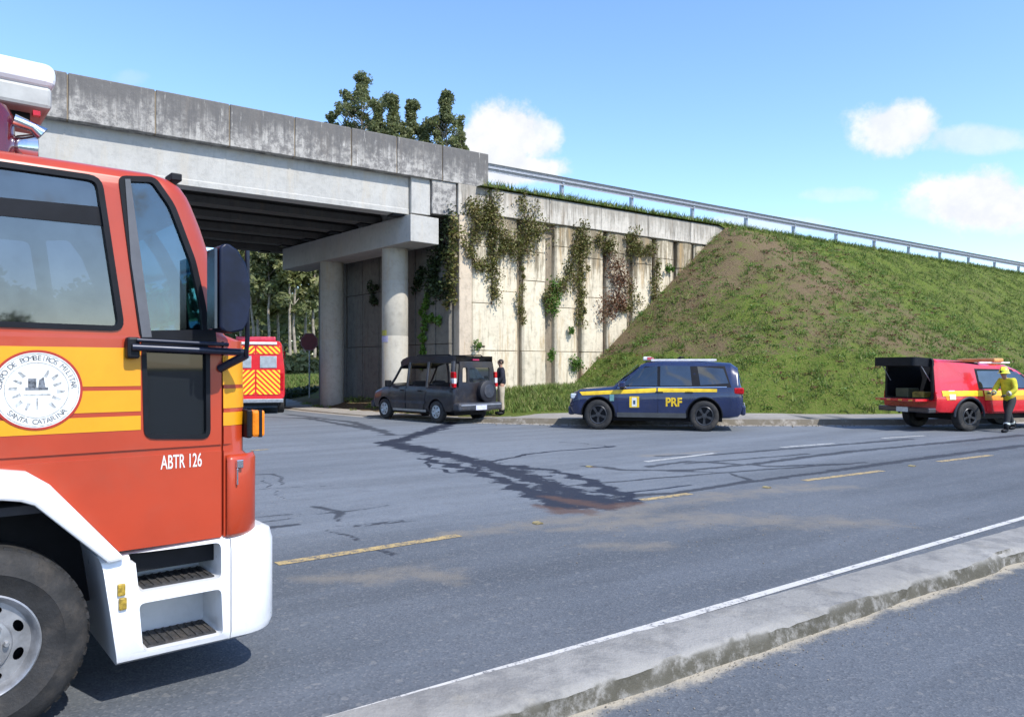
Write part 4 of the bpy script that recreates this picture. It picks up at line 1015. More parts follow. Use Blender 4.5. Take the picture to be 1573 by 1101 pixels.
def car_wheel(parent, loc, R, rr, m_rim, side=-1, w_=.22, spokes=5, hub=None):
    f = 1 if side < 0 else -1; o = MB()
    o.lathe([(a, b * f) for a, b in [(rr, .02), (rr + .012, .0), (rr + .04, -.012), (R - .04, -.010), (R - .012, .006), (R, .03), (R, w_ - .03), (R - .03, w_), (rr, w_ - .01)]], 40)
    wh = o.build('wheel', RUB, parent, smooth=35); wh.location = loc
    r_ = MB(); r_.lathe([(a, b * f) for a, b in [(rr + .005, .0), (rr - .004, -.006), (rr - .022, .0), (rr - .03, .05), (rr - .035, w_ * .8)]], 40)
    r_.lathe([(a, b * f) for a, b in [(rr - .03, .07), (.001, .07)]], 24, mi=1)
    if spokes:
        for k in range(spokes):
            M = Matrix.Rotation(k / spokes * 2 * PI + .3, 4, 'Y')
            for dt in (-.10, .10):
                M2 = M @ Matrix.Rotation(dt, 4, 'Y'); a, b = sorted((.006 * f, .03 * f)); r_.box((.03, a, -.016), (rr - .012, b, .016), M=M2)
        r_.lathe([(a, b * f) for a, b in [(.065, .03), (.06, .0), (.001, -.002)]], 20)
    else:
        r_.lathe([(a, b * f) for a, b in [(rr - .02, .012), (rr * .62, -.004), (rr * .5, .02), (.06, .012), (.05, -.008), (.001, -.01)]], 28)
        for k in range(6): M = Matrix.Rotation(k / 6 * 2 * PI, 4, 'Y'); a, b = sorted((-.006 * f, .004 * f)); r_.box((rr * .55, a, -.014), (rr * .8, b, .014), M=M, mi=1)
    r_.build('rim', [m_rim, BLK], wh, smooth=35); return wh
def arches(body, root, pts, R, ymin=.62, ymax=1.3):
    cs = []
    for x, z in pts:
        for s in (-1, 1):
            a, b = sorted((s * ymin, s * ymax)); o = MB().lathe([(.0001, a), (R, a), (R, b), (.0001, b)], 36).build('cutter', BLK); o.matrix_world = root.matrix_world @ Matrix.Translation((x, 0, z)); cs.append(o)
    bpy.context.view_layer.update(); return cs
def place(root, x, y, z, hd, s=1.0):
    root.location = (x, y, z); root.rotation_euler = (0, 0, hd); root.scale = (s,) * 3; bpy.context.view_layer.update()
def plate(name, parent, c, w_, h, nx, m, d=.012, bev=.0):
    """small upright plate facing the car's rear or front"""
    x, y, z = c; return MB().box((x - d / 2, y - w_ / 2, z - h / 2), (x + d / 2, y + w_ / 2, z + h / 2)).build(name, m, parent, bevel=bev)

# ---- dark blue police SUV, seen from its left side, facing left
DGL = glass_mat('tinted_car_glass', (.10, .12, .14), .10, .03, .75); CGL = glass_mat('clear_car_glass', (.45, .55, .55), .10, .03, .25)
suv = empty('police_suv'); tag(suv, 'navy blue police off-roader with yellow stripe parked at the far kerb', 'police car')
hd = math.radians(180 - 13); place(suv, 3.98, 21.3, 0, hd, 1.03)
SV = Shell([(-2.42, .52, 1.00, 1.04, .84, .74), (-2.36, .42, 1.12, 1.18, .90, .78), (-2.30, .36, 1.16, 1.58, .93, .68), (-2.12, .33, 1.15, 1.70, .95, .68), (-1.2, .32, 1.11, 1.76, .955, .71),
            (-.35, .32, 1.09, 1.775, .955, .72), (.10, .32, 1.08, 1.73, .955, .71), (.28, .32, 1.07, 1.66, .955, .72), (1.02, .32, 1.05, 1.11, .955, .80), (1.35, .33, 1.03, 1.08, .95, .80), (1.95, .36, .98, 1.03, .93, .80), (2.12, .38, .88, .95, .87, .76), (2.24, .45, .70, .78, .74, .66)])
b = SV.body('body', [NAVY, BLK], suv); cut(b, arches(b, suv, ((1.42, .385), (-1.42, .385)), .455), smooth=40)
fl_ = 1   # left side is +y in the local frame
L = 1
for (q, gm) in (([(-.18, 1.13), (.80, 1.12), (.30, 1.56), (-.18, 1.64)], CGL), ([(-1.10, 1.14), (-.26, 1.13), (-.26, 1.64), (-1.05, 1.63)], DGL), ([(-2.05, 1.20), (-1.32, 1.15), (-1.24, 1.62), (-1.92, 1.56)], DGL)):
    for s in (1, -1): SV.patch('window', q, gm, suv, off=.005, side=s)
for s in (1, -1):
    SV.patch('window_surround', [(-2.12, 1.10), (.95, 1.07), (.28, 1.62), (-1.96, 1.63)], BLK, suv, off=.0015, side=s, nx=16)
    SV.patch('door', [(-.18, .44), (.86, .44), (.92, 1.06), (-.18, 1.08)], NAVY, suv, off=.010, side=s, thick=.02)
    SV.patch('door', [(-.92, .44), (-.21, .44), (-.21, 1.08), (-1.12, 1.10)], NAVY, suv, off=.010, side=s, thick=.02)
    SV.patch('sill_trim', [(-.94, .33), (.90, .33), (.90, .45), (-.94, .45)], mat('sill_grey', (.05, .055, .06), .6), suv, off=.02, side=s, thick=.02)
    SV.patch('stripe', [(-1.75, .985), (-.20, .965), (-.20, 1.075), (-1.75, 1.06)], mat('bright_yellow_film', (.85, .56, .02), .35), suv, off=.013, side=s, nx=12)
    SV.patch('stripe', [(-.16, .965), (1.86, .875), (1.94, .965), (-.16, 1.075)], MATS['bright_yellow_film'], suv, off=.013, side=s, nx=24)
    for x in (-.34, -1.12): SV.patch('door_handle', [(x, .955), (x + .2, .955), (x + .2, .985), (x, .985)], BLK, suv, off=.03, side=s, thick=.03, nx=2, nz=1)
    SV.patch('chrome_strip', [(-2.0, 1.10), (.9, 1.075), (.9, 1.09), (-2.0, 1.12)], CHR, suv, off=.010, side=s, nx=16, nz=1)
SV.patch('pale_sticker', [(.98, .74), (1.10, .74), (1.10, .90), (.98, .90)], mat('mint_film', (.35, .62, .50), .5), suv, off=.006, side=L, nx=2, nz=2)
SV.patch('crest', [(.30, .58), (.56, .58), (.56, .86), (.30, .86)], MATS['bright_yellow_film'], suv, off=.013, side=L, nx=2, nz=2)
SV.patch('crest_shield', [(.365, .60), (.495, .60), (.495, .83), (.365, .83)], WF, suv, off=.015, side=L, nx=2, nz=2)
SV.patch('crest_centre', [(.40, .66), (.46, .66), (.46, .76), (.40, .76)], mat('crest_blue', (.05, .1, .2), .5), suv, off=.017, side=L, nx=1, nz=1)
def side_text(sh, body, size, x, z, m, parent, side=1, off=.015, sx=1.0, nm='lettering'):
    me = text_mesh(body, size, offset=size * .032, ext=.0)
    for v in me.vertices:
        lx = v.co.x * sx; X_ = x - lx if side > 0 else x + lx; Z_ = z + v.co.y; v.co = Vector((X_, side * (sh.side(X_, Z_) + off), Z_))
    return mesh_obj(nm, me, m, parent)
side_text(SV, 'PRF', .30, -.62, .715, MATS['bright_yellow_film'], suv, 1, sx=.92); side_text(SV, 'PRF', .30, -.62, .715, MATS['bright_yellow_film'], suv, -1, sx=.92)
for x in (1.42, -1.42):
    for s in (1, -1): car_wheel(suv, (x, s * .955, .385), .385, .235, mat('dark_alloy', (.07, .072, .08), .35, .6), s)
# arch lips
for x in (1.42, -1.42):
    for s in (1, -1):
        m_ = MB(); m_.tube([(x + .465 * math.cos(t_), s * (SV.side(x + .465 * math.cos(t_), min(max(.385 + .465 * math.sin(t_), .46), .9)) + .0), .385 + .465 * math.sin(t_)) for t_ in np.linspace(-.05, PI + .05, 22)], .018, 6); m_.build('arch_lip', BLK, suv, smooth=50)
LBAR = mat('lightbar_white', (.82, .80, .83), .25, coat=.6)
MB().box((-1.75, -.62, 1.755), (.0, -.575, 1.805)).box((-1.75, .575, 1.755), (.0, .62, 1.805)).build('roof_rail', LBAR, suv, bevel=.008)
lb = MB().box((-.02, -.55, 1.77), (.22, .55, 1.87)).build('light_bar', LBAR, suv, bevel=.03); MB().box((-.03, -.56, 1.79), (.10, -.36, 1.86)).box((-.03, .36, 1.79), (.10, .56, 1.86)).build('bar_lens', mat('pale_red_lens', (.65, .10, .13), .2), lb)
MB().tube([(-.72, .1, 1.80), (-.80, .1, 1.86), (-.9, .1, 1.85)], [.04, .03, .01], 8).build('antenna', BLK, suv)
for s in (1, -1):
    MB().box((.66, s * .93 if s > 0 else -1.16, 1.08), (.84, 1.16 if s > 0 else -.93, 1.24)).build('mirror', NAVY, suv, bevel=.04)
    MB().box((-2.44, s * .90 - .06, .93), (-2.18, s * .90 + .05, 1.09)).build('tail_lamp', REDL, suv, bevel=.03)
    MB().box((1.98, s * .80 - .10, .78), (2.20, s * .80 + .08, .92)).build('headlight', mat('headlamp', (.55, .6, .65), .1, coat=1), suv, bevel=.03)
# windscreen and rear glass
def sheet(name, pts, m, parent, th=.006):
    m_ = MB(); n_ = (Vector(pts[1]) - Vector(pts[0])).cross(Vector(pts[3]) - Vector(pts[0])).normalized() * th; m_.add([Vector(p) for p in pts] + [Vector(p) + n_ for p in pts], [(0, 1, 2, 3), (7, 6, 5, 4), (0, 4, 5, 1), (1, 5, 6, 2), (2, 6, 7, 3), (3, 7, 4, 0)]); return m_.build(name, m, parent)
sheet('windscreen', [(.98, -.70, 1.145), (.98, .70, 1.145), (.36, .60, 1.665), (.36, -.60, 1.665)], DGL, suv)
sheet('rear_window', [(-2.41, .62, 1.20), (-2.41, -.62, 1.20), (-2.27, -.56, 1.62), (-2.27, .56, 1.62)], DGL, suv)
MB().box((-2.50, -.80, .40), (-2.36, .80, .66)).build('rear_bumper', NAVY, suv, bevel=.05); MB().box((2.10, -.72, .36), (2.30, .72, .60)).build('front_bumper', NAVY, suv, bevel=.06)
MB().box((2.22, -.5, .62), (2.27, .5, .84)).build('grille', BLK, suv, bevel=.02)
plate('number_plate', suv, (-2.508, 0, .62), .40, .13, 0, WF)
MB().box((-1.9, -.6, .22), (1.9, .6, .36)).build('underbody', BLK, suv)

suv.scale = (1.0, 1.03, 1.075)
# ---- small dark van with its doors' glass gone, seen from the rear left
VD = mat('scorched_dark_paint', (.014, .017, .028), .36, var=.35, scale=2.4, coat=.3, col2=(.014, .010, .010), dirt=.22)
VG = mat('dark_bumper', (.040, .046, .062), .5, var=.2, dirt=.3)
van = empty('van'); tag(van, 'dark small van with empty side windows and dented doors below the viaduct', 'van')
hv = math.atan2(.71, -.704); rwp = Vector((-2.29, 23.0)); fwd = Vector((math.cos(hv), math.sin(hv))); lft = Vector((-fwd.y, fwd.x))
VS = 1.06; o2 = rwp + fwd * (1.28 * VS) - lft * (.80 * VS); place(van, o2.x, o2.y, .03, hv, VS)
VN = Shell([(-2.08, .50, 1.00, 1.01, .80, .74), (-2.02, .40, 1.02, 1.04, .845, .79), (-1.9, .30, 1.03, 1.05, .855, .81), (-.9, .28, 1.03, 1.05, .86, .81), (.3, .28, 1.02, 1.04, .86, .81), (.85, .28, 1.01, 1.05, .86, .78), (1.05, .28, 1.0, 1.10, .86, .74),
            (1.45, .30, .94, 1.00, .85, .72), (1.85, .33, .82, .90, .82, .68), (2.02, .38, .66, .74, .74, .60), (2.10, .42, .56, .60, .62, .50)])
b = VN.body('body', [VD, BLK], van); cab_c = MB().box((-1.96, -.76, .55), (.75, .76, 1.6)).build('cutter', BLK); cab_c.matrix_world = van.matrix_world
cut(b, arches(b, van, ((1.28, .31), (-1.28, .31)), .37, .55) + [cab_c], smooth=40)
rf = Shell([(-2.00, 1.72, 1.76, 1.80, .70, .60), (-1.9, 1.71, 1.78, 1.86, .73, .62), (-.8, 1.72, 1.80, 1.89, .745, .64), (.2, 1.70, 1.78, 1.87, .735, .62), (.5, 1.64, 1.70, 1.76, .71, .60), (.62, 1.58, 1.62, 1.66, .70, .6)])
rf.body('roof', VD, van, n=20)
def pillar(pts, r=.045, nm='pillar', m=VD):
    for s in (1, -1): MB().tube([(x, s * y, z) for x, y, z in pts], r, 8).build(nm, m, van, smooth=50)
pillar([(1.08, .77, 1.02), (.86, .74, 1.25), (.60, .70, 1.60)], .038); pillar([(.12, .82, 1.0), (.10, .78, 1.4), (.10, .72, 1.74)], .05); pillar([(-.82, .82, 1.0), (-.82, .78, 1.4), (-.82, .725, 1.75)], .055)
pillar([(-1.95, .80, 1.0), (-1.93, .76, 1.4), (-1.90, .70, 1.76)], .075)
for s in (1, -1):
    VN.patch('door', [(-.70, .36), (.14, .36), (.14, 1.02), (-.84, 1.02)], VD, van, off=.012, side=s, thick=.02)
    VN.patch('door', [(.18, .36), (.86, .36), (.98, 1.00), (.18, 1.02)], VD, van, off=.016, side=s, thick=.02)
    VN.patch('side_moulding', [(-.78, .52), (.86, .52), (.88, .60), (-.78, .60)], VG, van, off=.022, side=s, nz=1)
    VN.patch('sill', [(-.82, .28), (.82, .28), (.82, .35), (-.82, .35)], mat('sill_pale', (.33, .31, .28), .6), van, off=.004, side=s, nz=1)
    VN.patch('door_handle', [(-.62, .88), (-.44, .88), (-.44, .92), (-.62, .92)], BLK, van, off=.03, side=s, nx=1, nz=1); VN.patch('door_handle', [(.24, .88), (.42, .88), (.42, .92), (.24, .92)], BLK, van, off=.03, side=s, nx=1, nz=1)
    MB().box((.84, s * .88 if s > 0 else -1.08, 1.00), (.96, 1.08 if s > 0 else -.88, 1.20)).build('mirror', BLK, van, bevel=.03)
    # rear lamp column
    m_ = MB().box((-2.07, s * .795 - .05, 1.28), (-1.90, s * .795 + .045, 1.46)).build('tail_lamp', REDL, van, bevel=.02); MB().box((-2.075, s * .80 - .05, 1.13), (-1.90, s * .80 + .045, 1.28)).build('lamp_white', mat('lamp_clear', (.7, .68, .68), .2), m_, bevel=.01); MB().box((-2.08, s * .81 - .05, 1.02), (-1.90, s * .81 + .045, 1.13)).build('lamp_lower', REDL, m_, bevel=.01)
    MB().tube([(-1.7, s * .60, 1.90), (-1.6, s * .60, 1.955), (-.1, s * .60, 1.955), (0, s * .60, 1.88)], .018, 6).build('roof_rail', BLK, van)
# rear door with window and spare wheel
rd = MB().prism([rounded([(-.72, .52), (.72, .52), (.68, 1.1), (.64, 1.76), (-.64, 1.76), (-.68, 1.1)], .08), rounded([(-.50, 1.16), (.28, 1.16), (.28, 1.58), (-.50, 1.58)], .05), rounded([(.36, 1.16), (.54, 1.16), (.53, 1.58), (.36, 1.58)], .04)], -2.09, -2.03, f=lambda a, b, y: (y, -a if False else a, b)).build('rear_door', VD, van, bevel=.012)
MB().box((-2.07, -.50, 1.16), (-2.062, .28, 1.58)).build('rear_window', DGL, van)
MB().lathe([(.30, -2.10), (.315, -2.14), (.315, -2.26), (.27, -2.29), (.001, -2.30)], 36, axis='x', c=(0, -.30, .90)).build('spare_wheel', [mat('spare_cover', (.012, .013, .02), .6)], van, smooth=40)
sc_ = MB().lathe([(.20, -2.302), (.19, -2.315), (.001, -2.32)], 30, axis='x', c=(0, -.30, .90)).build('spare_hub', VG, van, smooth=40)
MB().box((-2.30, -.84, .36), (-2.00, .84, .58)).build('rear_bumper', VG, van, bevel=.05); MB().box((-2.315, -.78, .50), (-2.29, .78, .54)).build('bumper_strip', mat('worn_grey', (.22, .24, .28), .5), van)
plate('number_plate', van, (-2.315, .02, .44), .42, .13, 0, mat('plate_lilac', (.60, .62, .78), .4)); MB().box((1.95, -.78, .33), (2.16, .78, .55)).build('front_bumper', VG, van, bevel=.06)
MB().box((-2.06, -.12, 1.79), (-2.0, .12, 1.83)).build('brake_lamp', mat('magenta_red', (.45, .02, .10), .3), van)
for y in (-.66, .1):
    MB().box((.15, y, .58), (.58, y + .5, .95)).box((.08, y, .9), (.2, y + .5, 1.18)).build('front_seat', mat('charred_cloth', (.035, .028, .026), .95), van, bevel=.05)
MB().box((-.85, -.66, .58), (-.4, .66, .92)).box((-.95, -.66, .9), (-.83, .66, 1.14)).build('rear_seat', MATS['charred_cloth'], van, bevel=.05)
MB().box((-.20 - 1.78, -.72, 1.0), (-1.6, -.38, 1.1)).build('parcel', mat('orange_cloth', (.42, .10, .02), .8), van, bevel=.02)
MB().box((-2.0, .36 - .74, 1.15), (-1.95, .54 - .72, 1.5)).build('orange_panel', MATS['orange_cloth'], van)
MB().box((.85, -.70, .60), (1.02, .70, 1.06)).build('dashboard', BLK, van, bevel=.03)
for x in (1.28, -1.28):
    for s in (1, -1): car_wheel(van, (x, s * .86, .31), .315, .185, mat('silver_hubcap', (.52, .55, .56), .4, .35), s, spokes=0, w_=.19)
MB().box((-1.8, -.6, .2), (1.7, .6, .32)).build('underbody', BLK, van)

# ---- red rescue pickup with its canopy hatch and tailgate open, seen from the rear left... facing right and away
PK = empty('rescue_pickup'); tag(PK, 'red and yellow rescue pickup with its rear canopy hatch open at right', 'pickup truck')
hp = math.radians(17); fw = Vector((math.cos(hp), math.sin(hp))); rt = Vector((fw.y, -fw.x)); rw = Vector(((1482 - CX) / FPX * 20.2, 20.2))
o2 = rw + fw * 1.55 - rt * .80; place(PK, o2.x, o2.y, 0, hp, 1.0)
PSH = Shell([(-2.62, .56, 1.08, 1.92, .90, .80), (-2.5, .50, 1.10, 1.95, .92, .81), (-1.55, .46, 1.11, 1.90, .935, .80), (-.6, .44, 1.11, 1.82, .94, .78), (.0, .44, 1.11, 1.80, .94, .74), (.42, .44, 1.11, 1.68, .94, .72),
             (1.15, .44, 1.12, 1.19, .94, .80), (1.6, .44, 1.10, 1.17, .935, .80), (2.3, .48, 1.02, 1.10, .91, .78), (2.5, .52, .90, .98, .86, .72), (2.58, .56, .76, .80, .78, .62)])
MB().prism([rounded([(-.84, .84), (.84, .84), (.80, 1.95), (-.80, 1.95)], .08), rounded([(-.76, .9), (.76, .9), (.73, 1.87), (-.73, 1.87)], .05)], -2.66, -2.60, f=lambda a, b, y: (y, a, b)).build('canopy_frame', BLK, PK, bevel=.01)
b = PSH.body('body', [RED2, BLK], PK); cav = MB().box((-2.9, -.77, .86), (-1.0, .77, 1.88)).build('cutter', BLK); cav.matrix_world = PK.matrix_world
cut(b, arches(b, PK, ((1.55, .40), (-1.55, .40)), .49) + [cav], smooth=40)
for s in (1, -1):
    PSH.patch('window_surround', [(-1.18, 1.13), (1.02, 1.12), (.40, 1.66), (-1.24, 1.68)], BLK, PK, off=.002, side=s, nx=14)
    PSH.patch('window', [(-1.12, 1.17), (-.20, 1.16), (-.20, 1.62), (-1.16, 1.62)], DGL, PK, off=.006, side=s); PSH.patch('window', [(-.12, 1.16), (.86, 1.15), (.36, 1.60), (-.12, 1.62)], CGL, PK, off=.006, side=s)
    PSH.patch('door', [(-.95, .52), (-.17, .52), (-.17, 1.10), (-1.05, 1.10)], RED2, PK, off=.012, side=s, thick=.02); PSH.patch('door', [(-.14, .52), (.98, .52), (1.06, 1.10), (-.14, 1.10)], RED2, PK, off=.012, side=s, thick=.02)
    for k, (a, b_) in enumerate((((-2.45, -1.08)), ((-1.03, -.19)), ((-.12, 1.04)), ((1.07, 2.2)))):
        PSH.patch('yellow_band', [(a, .95), (b_, .94), (b_, 1.09), (a, 1.09)], MATS['bright_yellow_film'], PK, off=.014 if k < 3 else .006, side=s, nx=10)
        PSH.patch('amber_band', [(a + (.25 if k == 0 else 0), .83), (b_, .82), (b_, .94), (a + (.15 if k == 0 else 0), .95)], mat('orange_film', (.80, .30, .01), .4), PK, off=.014 if k < 3 else .006, side=s, nx=10) if k else None
    PSH.patch('amber_band', [(-2.30, .84), (-2.0, .84), (-2.0, .95), (-2.36, .95)], MATS['orange_film'], PK, off=.006, side=s, nx=3, nz=2)
    PSH.patch('white_badge', [(-2.22, .86), (-2.02, .86), (-2.02, 1.10), (-2.22, 1.10)], WF, PK, off=.017, side=s, nx=2, nz=2)
    PSH.patch('door_handle', [(-.95, 1.0), (-.75, 1.0), (-.75, 1.04), (-.95, 1.04)], BLK, PK, off=.03, side=s, nx=1, nz=1)
    for x in (1.55, -1.55):
        m_ = MB(); m_.tube([(x + .50 * math.cos(t_), s * (PSH.side(x + .5 * math.cos(t_), max(min(.40 + .5 * math.sin(t_), .9), .6)) + .012), .40 + .50 * math.sin(t_)) for t_ in np.linspace(-.0, PI, 22)], .032, 6); m_.build('arch_lip', mat('dark_blue_plastic', (.02, .025, .04), .5), PK, smooth=50)
        car_wheel(PK, (x, s * .955, .40), .40, .22, MATS['dark_alloy'], s, w_=.25)
    MB().box((.78, s * .93 if s > 0 else -1.16, 1.12), (.92, 1.16 if s > 0 else -.93, 1.30)).build('mirror', BLK, PK, bevel=.03)
    MB().box((-2.64, s * .84 - .05, .84), (-2.55, s * .84 + .05, 1.06)).build('tail_lamp', REDL, PK, bevel=.015)
sheet('windscreen', [(1.12, -.70, 1.21), (1.12, .70, 1.21), (.50, .62, 1.66), (.50, -.62, 1.66)], DGL, PK)
lb = MB().box((-.30, -.62, 1.86), (.05, .62, 1.97)).build('light_bar', mat('orange_lens', (.70, .33, .10), .25), PK, bevel=.03); MB().box((-.75, -.55, 1.83), (.35, -.50, 1.87)).box((-.75, .50, 1.83), (.35, .55, 1.87)).build('roof_rail', LBAR, PK)
hz = MB().prism([rounded([(-.72, .0), (.72, .0), (.70, .62), (-.70, .62)], .10), rounded([(-.60, .12), (.60, .12), (.58, .52), (-.58, .52)], .06)], -.20, .03, f=lambda a, b, y: (-b, a, y))
hz.prism([rounded([(-.60, .10), (.60, .10), (.57, .50), (-.57, .50)], .06)], -.004, .004, f=lambda a, b, y: (-b, a, y), mi=1)
ht = hz.build('canopy_hatch', [BLK, DGL], PK, bevel=.008); ht.location = (-2.56, 0, 1.93); ht.rotation_euler = (0, math.radians(3), 0)
for s in (1, -1): MB().tube([(-2.60, s * .68, 1.35), (-2.98, s * .66, 1.88)], .012, 6).build('gas_strut', STEEL, PK)
MB().box((-3.12, -.70, .80), (-2.62, .70, .87)).build('tailgate', RED2, PK, bevel=.012)
MB().box((-2.86, -.88, .50), (-2.60, .88, .64)).build('rear_bumper', mat('dark_chrome', (.12, .11, .12), .3, .8), PK, bevel=.03)
for i, y in enumerate((-.60, -.25, .15, .52)): MB().box((-3.135, y, .815), (-3.118, y + .12, .855)).build('reflector', mat('old_amber2', (.75, .35, .06), .4), PK)
plate('number_plate', PK, (-2.87, 0, .57), .4, .13, 0, WF)
def cargo(nm, a, b_, m, lab, cat):
    o = MB().box((0, 0, 0), (b_[0] - a[0], b_[1] - a[1], b_[2] - a[2])).build(nm, m, None, bevel=.03); q = PK.matrix_world @ Vector(a); o.location = q; o.rotation_euler = (0, 0, hp); o.scale = (1, 1, 1); return tag(o, lab, cat)
YC = mat('mustard_case', (.42, .30, .05), .6, var=.3, dirt=.4)
cargo('equipment_case', (-2.55, -.42, .872), (-2.2, -.02, 1.05), YC, 'mustard yellow equipment case in the open rear of the rescue pickup', 'case')
cargo('tool_box', (-2.5, .16, .872), (-2.1, .62, 1.14), mat('olive_case', (.10, .10, .05), .7), 'olive green tool box in the open rear of the rescue pickup', 'tool box')
cargo('fuel_can', (-2.35, -.70, .872), (-2.12, -.46, 1.24), mat('dull_red_can', (.30, .03, .02), .5, dirt=.4), 'dull red can at the right side of the open pickup bed', 'can')
MB().box((-1.8, -.6, .30), (2.0, .6, .5)).build('underbody', BLK, PK)

# ---- rescue ambulance seen from behind, left of the columns
def chevron_mat():
    m = bpy.data.materials.new('chevron_film'); m.use_nodes = True; t = NT(m.node_tree); p = t.n['Principled BSDF']; x, y, z = t.sep(t.obj())
    v = t.m('MULTIPLY', t.m('ADD', t.m('ABSOLUTE', y), z), 1 / .19); f = t.m('FRACT', v); k = t.m('GREATER_THAN', f, .5)
    t.put(p.inputs['Base Color'], t.mix(k, (.80, .035, .012), (.92, .60, .03))); p.inputs['Roughness'].default_value = .35; return m
CHV = chevron_mat()
am = empty('ambulance'); tag(am, 'red rescue ambulance seen from behind with red and yellow chevrons', 'ambulance')
place(am, -9.45, 27.6, 0, math.radians(106), 1.0)
MB().prism([rounded([(-1.02, .55), (1.02, .55), (1.02, 1.6), (.90, 2.70), (-.90, 2.70), (-1.02, 1.6)], .16)], 0, 4.2, f=lambda a, b, y: (y, a, b)).build('body', RED2, am, bevel=.05)
MB().prism([[(0, .55), (1.5, .55), (1.5, 1.25), (1.15, 1.4), (.35, 2.3), (0, 2.45)]], -.98, .98, f=lambda a, b, y: (4.2 + a, y, b)).build('cab', RED2, am, bevel=.06)
for a, b_ in ((-.86, -.03), (.03, .86)):
    MB().box((-.025, a, .72), (.01, b_, 1.62)).build('chevron_panel', CHV, am); MB().box((-.022, a, 2.22), (.01, b_, 2.5)).build('chevron_panel', CHV, am)
    MB().box((-.028, a + .12, 1.70), (.01, b_ - .12, 2.14)).build('rear_window', mat('bright_window', (.62, .70, .76), .12, .5), am, bevel=.01)
MB().box((-.05, -.75, 2.56), (.03, .75, 2.66)).build('light_strip', LBAR, am, bevel=.02); MB().box((.1, -.7, 2.70), (.5, .7, 2.86)).build('roof_lamp', mat('pink_red_lens', (.6, .05, .10), .3), am, bevel=.04)
MB().box((-.16, -.98, .42), (.06, .98, .56)).build('rear_bumper', STEEL, am, bevel=.02); MB().box((.05, -.8, .28), (5.0, .8, .56)).build('underbody', BLK, am)
for x in (.95, 4.7):
    for s in (1, -1): car_wheel(am, (x, s * .98, .36), .36, .2, ALU, s, spokes=0)
for s in (1, -1): MB().box((-.03, s * .93 - .05, .9), (.02, s * .93 + .05, 1.5)).build('tail_lamp', REDL, am, bevel=.01)

# ------------------------------------------------------------------ people
SKIN = mat('skin', (.42, .23, .15), .55, var=.08, scale=20); HAIR = mat('dark_hair', (.03, .018, .012), .7)
def skin_mesh(name, J, E, m, parent, root=0, sub=2):
    """J: joints (x,y,z,radius); E: bones"""
    me = bpy.data.meshes.new(name); me.from_pydata([j[:3] for j in J], E, []); me.update(); o = bpy.data.objects.new(name, me); C.objects.link(o)
    bpy.context.view_layer.objects.active = o
    md_ = o.modifiers.new('skin', 'SKIN')
    if not me.skin_vertices: me.attributes
    sv = me.skin_vertices[0].data if me.skin_vertices else None
    if sv is None:
        bpy.context.view_layer.update(); o.select_set(True); bpy.ops.mesh.customdata_skin_add(); sv = me.skin_vertices[0].data
    for i, j in enumerate(J):
        r = j[3] if isinstance(j[3], tuple) else (j[3], j[3]); sv[i].radius = r; sv[i].use_root = (i == root)
    s = o.modifiers.new('sub', 'SUBSURF'); s.levels = sub; s.render_levels = sub
    bpy.context.view_layer.update(); apply_mods(o); o.data.materials.clear(); o.data.materials.append(m); o.data.polygons.foreach_set('use_smooth', [True] * len(o.data.polygons))
    o.parent = parent; return o
